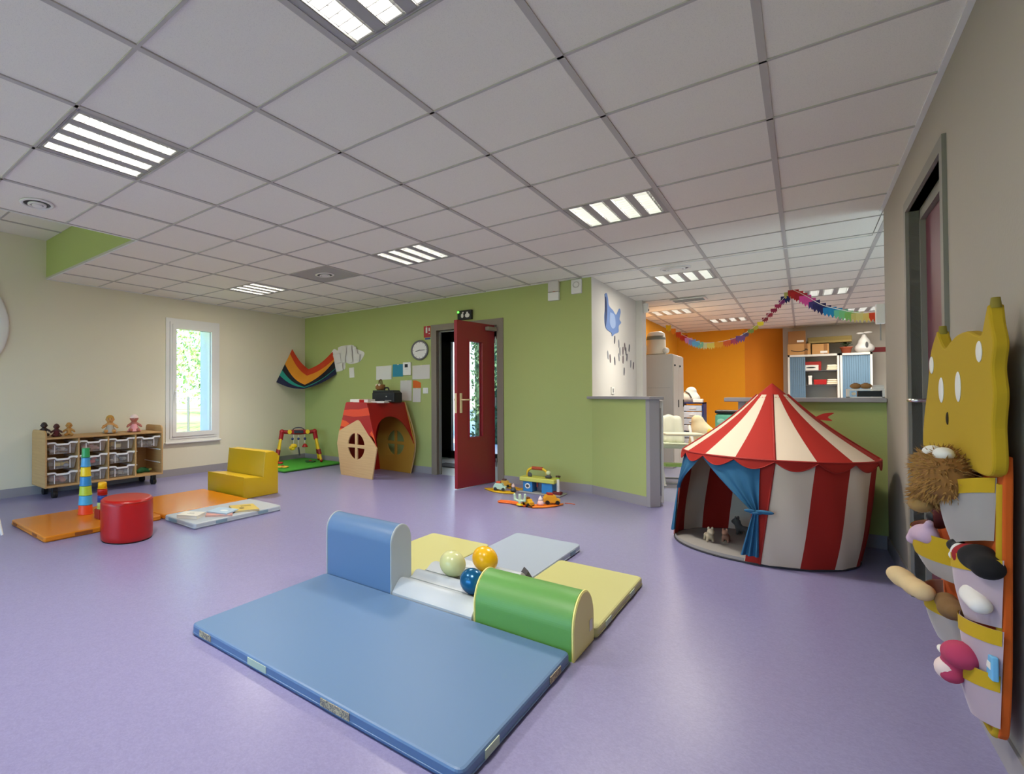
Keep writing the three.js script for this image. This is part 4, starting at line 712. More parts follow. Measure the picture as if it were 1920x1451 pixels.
// ---------------------------------------------------------------- on the green wall
{
  const zw = ZB;
  const t = thing('paper_cloud', 'white paper cloud taped to the green wall', 'wall decoration', [0, 0, zw]);
  const S = [[-5.93, 1.86], [-5.86, 1.93], [-5.78, 1.9], [-5.76, 1.95], [-5.66, 1.97], [-5.55, 1.975], [-5.45, 1.97], [-5.4, 1.94], [-5.36, 1.9], [-5.2, 1.83], [-5.26, 1.72], [-5.36, 1.67], [-5.5, 1.66], [-5.6, 1.68], [-5.62, 1.58], [-5.78, 1.54], [-5.84, 1.56], [-5.86, 1.68]];
  part('backing_sheet', ext(spl(S), 0.004), M.whitePaper, t);
  for (const [x, y, w, h, a] of [[-5.79, 1.76, 0.2, 0.16, 0.2], [-5.62, 1.88, 0.12, 0.15, -0.15], [-5.5, 1.88, 0.12, 0.15, 0.12], [-5.38, 1.86, 0.1, 0.14, 0.25], [-5.66, 1.76, 0.15, 0.14, -0.1], [-5.5, 1.74, 0.14, 0.12, 0.15], [-5.34, 1.76, 0.14, 0.12, -0.2], [-5.73, 1.61, 0.18, 0.12, 0.05]])
    part('sheet', surf((u, v) => [(u - 0.5) * w, (v - 0.5) * h, 0.006 + 0.02 * u * u + 0.01 * v], 6, 6).rotateZ(a).translate(x, y, rr(0.002, 0.008)), mat(0xe0ddd6, 0.85, { side: THREE.DoubleSide }), t);
  solo('paper_note', 'small white paper tag hanging below the paper cloud', 'paper', new THREE.BoxGeometry(0.105, 0.165, 0.003).rotateZ(0.06), M.whitePaper, [-5.465, 1.515, zw + 0.004]);
  const sheet = (label, x0, x1, y0, y1, m, a = 0) => { const p = thing('wall_notice', label, 'notice', [(x0 + x1) / 2, (y0 + y1) / 2, zw]); p.rotation.z = a; part('sheet', surf((u, v) => [(u - 0.5) * (x1 - x0), (v - 0.5) * (y1 - y0), 0.004 + 0.008 * Math.pow(Math.abs(u - 0.5) * 2, 3) * (1 - v)], 8, 6), m, p); part('tape', [box(0.03, 0.012, 0.001, 0, (y1 - y0) / 2 - 0.004, 0.0055)], M.cream, p); return p; };
  const ds = { side: THREE.DoubleSide };
  sheet('white notice left of the teal card on the green wall', -4.955, -4.655, 1.385, 1.6, mat(0xdedcd6, 0.8, ds), 0.02);
  sheet('teal card on the green wall', -4.635, -4.44, 1.425, 1.615, mat(0x2b86a0, 0.7, ds));
  sheet('wide white notice right of the thermostat', -4.275, -3.975, 1.38, 1.585, mat(0xd6d0c8, 0.8, ds), 0.015);
  sheet('tall white notice above the black radio case', -4.495, -4.29, 1.06, 1.365, mat(0xd2ccc4, 0.8, ds));
  sheet('narrow white notice under the orange card', -4.27, -4.13, 1.04, 1.245, mat(0xd2ccc4, 0.8, ds));
  solo('orange_card', 'orange cut-corner card on the green wall', 'card', ext(shp([[-0.07, -0.055], [0.07, -0.055], [0.07, 0.02], [-0.01, 0.055], [-0.07, 0.055]]), 0.003), M.orangePaper, [-4.2, 1.305, zw + 0.001]);
  const th = thing('thermostat', 'white wall thermostat with a small black screen', 'thermostat', [-4.365, 1.54, zw]);
  part('body', rbox(0.14, 0.195, 0.025, 0.006, 0, 0, 0.013), M.whitePlastic, th); part('screen', box(0.055, 0.05, 0.002, -0.008, 0.045, 0.0265), M.black, th); part('buttons', [-0.02, 0, 0.02].map(x => cyl(0.004, 0.004, 0.003, 0, 0, 0, 10).rotateX(Math.PI / 2).translate(x, -0.005, 0.0265)), M.grey, th);
  const ck = thing('wall_clock', 'round white wall clock left of the red door', 'clock', [-4.14, 1.805, zw]);
  part('rim', new THREE.TorusGeometry(0.135, 0.014, 12, 48).translate(0, 0, 0.02), mat(0x6e6e70, 0.4), ck); part('dial', cyl(0.132, 0.132, 0.02, 0, 0, 0, 48).rotateX(Math.PI / 2).translate(0, 0, 0.012), M.whitePlastic, ck);
  part('hands', [new THREE.BoxGeometry(0.1, 0.008, 0.002).translate(0.04, 0, 0.025), new THREE.BoxGeometry(0.075, 0.01, 0.002).translate(0.03, 0, 0.0265).rotateZ(3.4)], M.black, ck);
  part('hour_mark', Array.from({ length: 12 }, (_, k) => box(0.005, 0.014, 0.001, 0, 0.112, 0.0228).rotateZ(k * Math.PI / 6)), M.darkGrey, ck);
  const sw = thing('light_switch', 'white light switch left of the door frame', 'switch', [-4.05, 1.208, zw]); part('plate', rbox(0.085, 0.085, 0.01, 0.003, 0, 0, 0.005), M.whitePlastic, sw); part('rocker', rbox(0.05, 0.05, 0.006, 0.002, 0, 0, 0.012), M.whitePlastic, sw);
  const fs = thing('fire_sign', 'small red extinguisher sign left of the door frame', 'sign', [-4.02, 2.07, zw]); part('plate', rbox(0.115, 0.165, 0.004, 0.001, 0, 0, 0.002), mat(0xa81820, 0.5), fs); part('pictogram', [rbox(0.028, 0.08, 0.001, 0.0004, -0.01, 0.02, 0.0046), box(0.006, 0.03, 0.001, -0.01, 0.068, 0.0046), box(0.02, 0.012, 0.001, 0.035, -0.03, 0.0046), box(0.02, 0.05, 0.001, 0.035, 0.03, 0.0046)], M.whitePaper, fs);
  solo('blue_tag', 'narrow blue tag under the red sign', 'sign', rbox(0.09, 0.025, 0.004, 0.001), mat(0x3c4c8c, 0.5), [-4.01, 1.968, zw + 0.003]);
  const ex = thing('exit_sign', 'emergency exit light unit above the red door', 'exit sign', [-3.4, 2.245, zw]);
  part('body', rbox(0.21, 0.13, 0.05, 0.006, 0, 0, 0.025), M.black, ex); part('pictogram', [sph(0.014, -0.02, 0.03, 0.047, 12), ell(0.02, 0.03, 0.006, -0.03, -0.01, 0.05), ell(0.035, 0.03, 0.006, 0.045, -0.01, 0.05), sph(0.016, 0.045, 0.025, 0.047, 12)], M.whitePaper, ex); part('status_lamp', sph(0.014, -0.09, 0.045, 0.052, 14), M.ledGreen, ex);
  const al = thing('alarm_box', 'tall white alarm box high on the green wall', 'alarm', [-2.215, 2.41, zw]); part('upper', rbox(0.125, 0.13, 0.05, 0.006, 0, 0.055, 0.025), mat(0xd6cfc8, 0.5), al); part('lower', rbox(0.125, 0.1, 0.055, 0.006, 0, -0.065, 0.028), M.whitePlastic, al); part('led', box(0.03, 0.005, 0.002, 0.01, -0.01, 0.052), M.red, al);
  const sp = thing('wall_speaker', 'white square speaker by the green wall corner', 'speaker', [-1.955, 2.43, zw]); part('body', rbox(0.115, 0.17, 0.04, 0.008, 0, 0, 0.02), M.whitePlastic, sp); part('cone', lathe([[0.038, 0.004], [0.03, 0], [0.012, -0.006], [0, -0.004]], 28).rotateX(Math.PI / 2).translate(0, 0.02, 0.041), mat(0xc6c2ba, 0.6), sp);
}
// ---------------------------------------------------------------- on the white side wall
{
  const xw = -1.8;
  const fsh = thing('animal_cutout', 'blue painted animal cut-out on the white side wall', 'wall decoration', [xw, 0, 0]);
  part('cutout', ext(spl([[6.98, 2.4], [7.06, 2.42], [7.12, 2.36], [7.16, 2.28], [7.34, 2.24], [7.5, 2.2], [7.66, 2.3], [7.72, 2.26], [7.66, 2.16], [7.74, 2.12], [7.62, 2.06], [7.6, 1.98], [7.42, 1.94], [7.3, 1.9], [7.26, 1.94], [7.02, 1.98], [6.96, 2.1], [7.0, 2.25]]), 0.006, 0.001).rotateY(Math.PI / 2), mat(0x6f8cc4, 0.8), fsh);
  part('patch', ext(spl([[6.99, 2.36], [7.03, 2.36], [7.06, 2.2], [7.0, 2.0], [6.985, 2.1]]), 0.002).rotateY(Math.PI / 2).translate(0.006, 0, 0), mat(0x2a3a64, 0.8), fsh); part('patch', ext(spl([[7.2, 2.2], [7.4, 2.18], [7.45, 2.05], [7.3, 2.0], [7.18, 2.06]]), 0.002).rotateY(Math.PI / 2).translate(0.006, 0, 0), mat(0x9ab0d8, 0.8), fsh);
  fsh.children.forEach(c => c.position.set(0, 0, 0));
  const pts = [[1150, 1.86], [1158, 1.82], [1170, 1.8], [1179, 1.8], [1160, 1.72], [1166, 1.74], [1172, 1.74], [1138, 1.64], [1142, 1.6], [1150, 1.58], [1158, 1.64], [1166, 1.62], [1174, 1.66], [1182, 1.58], [1188, 1.56], [1168, 1.46]];
  const place = ['first from the left in the top row', 'second from the left in the top row', 'third from the left in the top row', 'rightmost in the top row', 'left one of the three in the second row', 'middle one of the three in the second row', 'right one of the three in the second row', 'leftmost of the long third row', 'second from the left of the long third row', 'third from the left of the long third row', 'fourth from the left of the long third row', 'fifth from the left of the long third row', 'sixth from the left of the long third row', 'second from the right of the long third row', 'rightmost of the long third row', 'lowest of all'];
  pts.forEach(([px, y], k) => { const z = -6.97 - (px - 1133) / 57 * 1.5, g = solo('wall_sticker', 'small feather sticker on the white wall, ' + place[k], 'sticker', ext(spl([[-0.02, 0.05], [0.02, 0.06], [0.03, 0], [0.01, -0.05], [-0.02, -0.03]]), 0.002).rotateY(Math.PI / 2), mat([0x5a5c66, 0x8a8c94, 0x6a5a60][k % 3], 0.8), [xw + 0.001, y, z], 0, 'feather stickers'); g.rotation.x = rr(-0.4, 0.4); });
  const so = thing('wall_socket', 'white socket low on the white side wall', 'socket', [xw, 1.2, -7.3]); part('plate', rbox(0.01, 0.09, 0.14, 0.003, 0.005, 0, 0), M.whitePlastic, so); part('insert', rbox(0.004, 0.05, 0.05, 0.002, 0.011, 0, 0), M.grey, so);
  const ca = thing('motion_sensor', 'small white sensor box at the end of the white wall', 'sensor', [-1.72, 2.42, -8.7]); part('body', rbox(0.06, 0.14, 0.08, 0.01, 0.03, 0, 0), M.whitePlastic, ca); part('lens', sph(0.02, 0.055, -0.03, 0.0, 12), M.grey, ca);
}
// ---------------------------------------------------------------- mirror on the left wall
{
  const t = thing('round_mirror', 'round mirror with a wide white frame at the left picture edge', 'mirror', [XL, 1.93, -1.14]);
  part('frame', lathe([[0.5, 0], [0.62, 0], [0.62, 0.02], [0.6, 0.035], [0.53, 0.04], [0.5, 0.03], [0.5, 0]], 64).rotateZ(-Math.PI / 2), M.frameWhite, t);
  part('glass', cyl(0.505, 0.505, 0.006, 0, 0, 0, 64).rotateZ(Math.PI / 2).translate(0.015, 0, 0), mat(0xe8e8e8, 0.03, { metalness: 1 }), t); part('bead', new THREE.TorusGeometry(0.5, 0.008, 8, 64).rotateY(Math.PI / 2).translate(0.022, 0, 0), M.darkGrey, t);
}
// ---------------------------------------------------------------- circus tent
{
  const t = thing('circus_tent', 'red and white striped circus play tent', 'play tent', [-0.254, 0, -5.03]), q = Math.PI / 180;
  const EY = 0.715, lean = y => 0.085 * Math.min(1, y / EY), R0 = 0.528;
  const TP = (phi, y, r) => { const a = phi * q + 0.05; return [lean(y) + r * Math.sin(a), y, r * Math.cos(a)]; };
  const rad = (y, phi = 0) => R0 * (1 + 0.02 * Math.sin(Math.PI * y / EY)) + 0.004 * Math.sin(phi * 0.28 + y * 9);
  part('floor_sheet', (() => { const s = []; for (let k = 0; k < 64; k++) { const p = TP(k * 5.625, 0, R0 - 0.004); s.push([p[0], -p[2]]); } return ext(shp(s), 0.012).rotateX(-Math.PI / 2); })(), M.tentFloor, t, 'grey tent floor');
  for (let k = 0; k < 16; k++) {
    const a = k * 22.5, m = k % 2 ? M.tentRed : M.tentWhite; let b = a + 22.5, a0 = a;
    if (k === 13 || k === 14) continue; if (k === 12) b = a + 6; if (k === 15) a0 = a + 14;
    part('wall_panel', surf((u, v) => { const ph = a0 + (b - a0) * u, y = 0.006 + v * (EY - 0.006); return TP(ph, y, rad(y, ph)); }, 8, 10), m, t);
  }
  for (let k = 0; k < 16; k++) part('roof_panel', surf((u, v) => { const ph = k * 22.5 + 22.5 * u, w = v * 0.9, r = 0.545 * (1 - w) - 0.03 * Math.sin(Math.PI * w) * 1.2 + 0.045 * w, y = EY + (1.2 - EY) * w; return TP(ph, y, r); }, 6, 12), k % 2 ? M.tentRed : M.tentWhite, t);
  part('peak_cap', surf((u, v) => { const y = 1.13 + v * 0.105; return TP(u * 360, y, 0.098 * (1 - v) + 0.004); }, 32, 6), M.tentRed, t, 'red peak cap');
  for (let k = 0; k < 16; k++) {
    const sc = part('scallop', surf((u, v) => { const ph = k * 22.5 + 22.5 * u, y = EY + 0.004 - v * (0.012 + 0.055 * Math.sin(Math.PI * u)); return TP(ph, y, 0.55 + v * 0.004); }, 10, 4), M.tentRed, t);
    part('scallop_piping', tube(Array.from({ length: 9 }, (_, i) => TP(k * 22.5 + 22.5 * i / 8, EY + 0.004 - (0.012 + 0.055 * Math.sin(Math.PI * i / 8)), 0.556)), 0.003, 16, 5), M.tentPipe, sc);
  }
  part('hoop', tube(Array.from({ length: 32 }, (_, i) => TP(i * 11.25, EY, 0.548)), 0.007, 96, 8, true), M.tentPipe, t);
  part('base_piping', tube(Array.from({ length: 32 }, (_, i) => TP(i * 11.25, 0.008, R0)), 0.006, 96, 8, true), mat(0x33323a, 0.8), t, 'dark edge piping');
  for (const ph of [0, 90, 180, 270]) part('seam_rod', [tube(Array.from({ length: 8 }, (_, i) => { const w = i / 7 * 0.9; return TP(ph, EY + (1.2 - EY) * w + 0.002, 0.547 * (1 - w) - 0.036 * Math.sin(Math.PI * w) + 0.047 * w); }), 0.007, 20, 6), tube([0.01, 0.2, 0.4, EY].map(y => TP(ph, y, rad(y, ph) + 0.003)), 0.006, 16, 6)], M.tentPipe, t);
  // tied-back curtains
  const drape = (top0, top1, tie, out, yt) => [surf((u, v) => { const a = top0 + (tie - 1.6 - top0) * Math.pow(v, 0.9), b = top1 + (tie + 1.6 - top1) * Math.pow(v, 1.3), y = EY - 0.01 - v * (EY - 0.01 - yt), ph = a + (b - a) * u; return TP(ph, y, R0 + 0.008 + out * v + 0.012 * Math.sin(u * 19) * v); }, 30, 20), surf((u, v) => { const w = 1.6 + v * 3.4, ph = tie - w + 2 * w * u, y = yt - v * (yt - 0.06); return TP(ph, y, R0 + 0.012 + out * (1 - v * 0.5) + 0.01 * Math.sin(u * 16) * (0.4 + v)); }, 24, 10)];
  part('curtain', drape(-50, -7.5, -6, 0.02, 0.36), M.tentBlue, t, 'blue curtain tied back on the right');
  part('curtain', drape(-84, -49, -86, 0.01, 0.4), M.tentBlue, t, 'blue curtain tied back on the left');
  part('tie_bow', [new THREE.TorusGeometry(0.026, 0.009, 8, 20).rotateX(Math.PI / 2), ell(0.05, 0.014, 0.012, 0.045, 0.012, 0.02), ell(0.03, 0.012, 0.012, -0.03, 0.012, 0.02)].map(g => g.translate(...TP(-6, 0.36, R0 + 0.035))), M.tentBlue, t);
  part('door_lip', surf((u, v) => TP(-84 + 75 * u, 0.014 + v * 0.02, R0 - 0.002), 20, 1), M.tentFloor, t);
  part('flag', ext(spl([[0, 0], [0.05, 0.03], [0.1, 0.035], [0.07, 0.005], [0.09, -0.02], [0.03, -0.015]]), 0.004).translate(...TP(70, 0.99, 0.235)), M.tentRed, t);
  const pet = (label, x, z, c, turn, s = 1) => { const o = thing('toy_animal', label, 'toy', [x, 0.013, z], turn, 'toys inside the tent'); o.scale.setScalar(s); const m = mat(c, 0.8); const b = part('body', blob([[-0.03, 0.045, 0, 0.02, 0.03, 0.045, 0, 0.02], [0.03, 0.05, 0, 0.018, 0.05, 0.085, 0, 0.02], [0.05, 0.085, 0, 0.02, 0.068, 0.08, 0, 0.012], [-0.03, 0.04, 0.014, 0.009, -0.032, 0.008, 0.018, 0.008], [-0.03, 0.04, -0.014, 0.009, -0.032, 0.008, -0.018, 0.008], [0.03, 0.04, 0.014, 0.009, 0.032, 0.008, 0.018, 0.008], [0.03, 0.04, -0.014, 0.009, 0.032, 0.008, -0.018, 0.008]], 0.012, 30), m, o); part('ear', [ell(0.006, 0.014, 0.008, 0.045, 0.108, 0.012), ell(0.006, 0.014, 0.008, 0.045, 0.108, -0.012)], m, b); };
  pet('cream toy animal inside the tent', -0.55, -4.93, 0xc4b498, -1.2); pet('brown toy animal inside the tent', -0.45, -5.0, 0xa87a64, -1.6, 0.9); pet('dark grey toy animal behind the tent curtain', -0.36, -5.3, 0x4c4a48, 2.6, 1.2);
}
// ---------------------------------------------------------------- animal-shaped pocket organiser on the right wall
{
  const O = [0.435, 0, -2.35], TH = -1.4996;
  const at = (u, y, o) => { const dx = -0.071, dz = -0.997; return [O[0] + dx * u - 0.997 * o, y, O[2] + dz * u + 0.071 * o]; };
  const t = thing('pocket_organiser', 'yellow animal-shaped fabric wall organiser with pockets', 'wall organiser', O, TH);
  const P = a => a.map(([u, y]) => [-u, y]);
  const head = [[0.505, 1.385], [0.47, 1.345], [0.42, 1.318], [0.36, 1.335], [0.29, 1.352], [0.2, 1.356], [0.12, 1.338], [0.075, 1.335], [0.045, 1.375], [0.016, 1.415], [0.0, 1.36], [-0.022, 1.3], [-0.002, 1.231], [-0.016, 1.156], [0.003, 1.067], [0.015, 0.93], [0.2, 0.925], [0.4, 0.95], [0.55, 0.96], [0.7, 0.95], [0.69, 1.06], [0.636, 1.175], [0.585, 1.31]];
  const body = [[0.02, 0.98], [0.02, 0.9], [0.03, 0.76], [0.05, 0.38], [0.075, 0.2], [0.095, 0.15], [0.13, 0.145], [0.22, 0.165], [0.42, 0.2], [0.58, 0.34], [0.66, 0.6], [0.7, 0.85], [0.69, 0.98], [0.4, 1.0]];
  part('body', ext(spl(P(body)), 0.018, 0.004), M.feltOrange, t, 'orange felt body');
  const yb = body.slice(1, 8).map(([u, y]) => [-u - 0.02, y, 0.016]);
  part('edge_binding', tube(yb, 0.011, 60, 8), M.feltYellow, t, 'yellow edge binding');
  part('head', ext(spl(P(head)), 0.03, 0.006), M.feltYellow, t, 'yellow felt head with two horns').position.z = 0.012;
  const eye = (u, y, a, b) => part('eye', ell(a, b, 0.004, -u, y, 0.043), M.whitePaper, t);
  eye(0.457, 1.172, 0.026, 0.045); eye(0.278, 1.182, 0.026, 0.05); 
  for (const [u, y] of [[0.568, 1.265], [0.085, 1.285]]) part('ear_spot', ell(0.024, 0.032, 0.004, -u, y, 0.043), M.whitePaper, t);
  part('nostril', ell(0.008, 0.022, 0.004, -0.393, 1.074, 0.043), mat(0x3a2c12, 0.9), t);
  for (const [u, y] of [[0.505, 1.388], [0.016, 1.42]]) part('horn_tip', [cyl(0.009, 0.012, 0.03, -u, y, 0.027, 12)], mat(0x8a7a2c, 0.9), t);
  const pocket = (u, ytop, w, h, b, m, tilt = 0, band = 0.045) => {
    const f = (s, v) => { const a = (s - 0.5), k = Math.sin(Math.PI * s), wd = w * (0.82 + 0.18 * v); return [-u + a * wd, ytop - h + h * v + tilt * a, 0.02 + b * Math.pow(Math.max(k, 0), 0.6) * (0.35 + 0.65 * Math.sin(Math.min(1, v + 0.25) * 1.5))]; };
    const p = part('pocket', surf(f, 20, 12), m, t, 'see-through mesh pocket');
    part('pocket_band', surf((s, v) => { const q = f(s, 1 - band / h + band / h * v); q[2] += 0.003; return q; }, 20, 3), mat(0xc09c12, 0.9, { side: THREE.DoubleSide }), p, 'yellow pocket band');
  };
  pocket(0.24, 0.87, 0.36, 0.19, 0.07, M.mesh, 0.09); pocket(0.5, 0.67, 0.3, 0.15, 0.09, M.mesh, -0.02, 0.09); pocket(0.17, 0.66, 0.3, 0.2, 0.06, M.meshLilac, 0.05);
  pocket(0.45, 0.47, 0.28, 0.17, 0.07, M.mesh, 0.0, 0.07); pocket(0.16, 0.47, 0.26, 0.16, 0.05, M.meshLilac, 0.02); pocket(0.17, 0.33, 0.24, 0.16, 0.05, M.meshLilac, 0.03, 0.05);
  // plush toys in the pockets
  const plush = (name, label, bones, c, u, y, o, turn = TH, res = 34) => { const q = thing(name, label, 'soft toy', at(u, y, o), turn, 'soft toys in the wall organiser'); const b = part('body', blob(bones, 0.02, res), fur(c), q); return [q, b]; };
  const [li, lb] = plush('plush_lion', 'shaggy brown plush animal leaning out of the top pocket', [[0, 0.05, 0, 0.058, 0.06, 0.035, 0.005, 0.056], [-0.05, 0.06, 0, 0.055, -0.08, 0.03, 0.01, 0.048], [0, 0, 0.01, 0.05, -0.05, -0.03, 0.02, 0.04], [-0.06, -0.045, 0.025, 0.034, -0.085, -0.075, 0.03, 0.03], [0.04, 0.0, 0, 0.05, 0.08, 0.0, 0, 0.04]], 0x8a5f2e, 0.26, 0.865, 0.08);
  { // fur tufts
    const tuft = [], pa = lb.geometry.attributes.position, na = lb.geometry.attributes.normal;
    for (let k = 0; k < 900; k++) { const i = Math.floor(rnd() * pa.count), n = V(na.getX(i), na.getY(i), na.getZ(i)).normalize().add(V(rr(-0.5, 0.5), rr(-0.9, 0.1), rr(-0.5, 0.5))).normalize(); tuft.push(new THREE.ConeGeometry(0.003, rr(0.016, 0.03), 3, 1, true).translate(0, 0.01, 0).applyQuaternion(new THREE.Quaternion().setFromUnitVectors(V(0, 1, 0), n)).translate(pa.getX(i), pa.getY(i), pa.getZ(i))); }
    part('fur', tuft, fur(0xa0763c), li).userData.kind = 'stuff';
    part('paw', [ell(0.03, 0.022, 0.024, -0.02, 0.1, 0.02), ell(0.032, 0.022, 0.024, 0.05, 0.1, 0.01)], M.whitePaper, li, 'white paws'); part('nose', ell(0.02, 0.024, 0.02, -0.1, -0.055, 0.03), fur(0xd8ccc4), li); part('muzzle', ell(0.035, 0.028, 0.03, -0.07, -0.085, 0.04), fur(0x9c7a48), li);
  }
  plush('plush_toy', 'lilac plush rabbit head in the far second-row pocket', [[0, 0, 0, 0.035, 0.04, 0.0, 0, 0.028], [-0.03, -0.01, 0.01, 0.025, -0.04, -0.03, 0.02, 0.02], [0.03, 0.02, 0, 0.016, 0.06, 0.05, 0, 0.01]], 0xc7a8bc, 0.47, 0.655, 0.085);
  const [rd] = plush('plush_toy', 'dark red and black plush behind the lilac one', [[0, 0, 0, 0.026, 0.03, 0.02, 0, 0.02], [-0.02, 0.02, 0, 0.016, -0.045, 0.045, 0, 0.008], [0.02, 0.03, 0, 0.014, 0.04, 0.055, 0, 0.008]], 0x4c1214, 0.49, 0.7, 0.05); part('patch', ell(0.018, 0.02, 0.018, 0.02, 0.02, 0.014), M.black, rd);
  const [mo] = plush('plush_toy', 'black plush with a red jumper in the near second-row pocket', [[-0.05, 0, 0, 0.034, 0.02, 0.01, 0, 0.036], [0.02, 0.01, 0, 0.036, 0.09, 0.0, 0, 0.034]], 0x141214, 0.13, 0.655, 0.045); part('jumper', ell(0.042, 0.04, 0.04, -0.035, 0.0, 0.002), fur(0x96121c), mo); part('hand', [ell(0.024, 0.034, 0.022, -0.088, -0.005, 0.012), sph(0.018, -0.125, -0.02, 0.012, 14)], M.whitePaper, mo); part('shoe', sph(0.022, -0.125, 0.012, 0.012, 14), M.black, mo);
  plush('plush_toy', 'cream plush with long floppy feet sticking out on the left', [[0.05, 0.0, -0.01, 0.03, 0.0, 0.0, 0.0, 0.028], [0.0, 0.0, 0.0, 0.026, -0.05, 0.012, 0.02, 0.026], [-0.05, 0.012, 0.02, 0.03, -0.07, 0.02, 0.03, 0.03]], 0xd6b98a, 0.42, 0.47, 0.12);
  plush('plush_toy', 'brown plush curled in the third-row pocket', [[0, 0, 0, 0.028, 0.06, -0.01, 0, 0.03], [0.06, -0.01, 0, 0.026, 0.1, -0.005, 0, 0.022]], 0x7a5a34, 0.36, 0.455, 0.06);
  plush('plush_toy', 'white plush tucked in the near lilac pocket', [[0, 0, 0, 0.028, 0.05, -0.01, 0, 0.024], [-0.02, 0.01, 0, 0.02, -0.05, 0.02, 0, 0.012]], 0xe2dcd6, 0.1, 0.55, 0.058);
  const [pk] = plush('plush_toy', 'crimson plush head with white muzzle in the bottom row', [[0, 0, 0, 0.04, 0.03, 0.005, 0, 0.038], [-0.02, -0.045, 0.01, 0.03, -0.01, -0.07, 0.015, 0.028]], 0xb23a5c, 0.16, 0.35, 0.075); part('muzzle', ell(0.034, 0.038, 0.032, -0.02, -0.06, 0.018), fur(0xe6cfc8), pk); part('ear', ell(0.034, 0.012, 0.012, -0.07, -0.02, 0.02), M.whitePaper, pk);
  const bo = thing('cloth_book', 'small pale blue cloth book in the bottom row', 'book', at(0.06, 0.33, 0.035), TH); part('cover', rbox(0.045, 0.07, 0.014, 0.004, 0, 0.035, 0), mat(0x6fb2dc, 0.7), bo); part('label', box(0.03, 0.02, 0.001, 0, 0.04, 0.0075), M.whitePaper, bo);
}

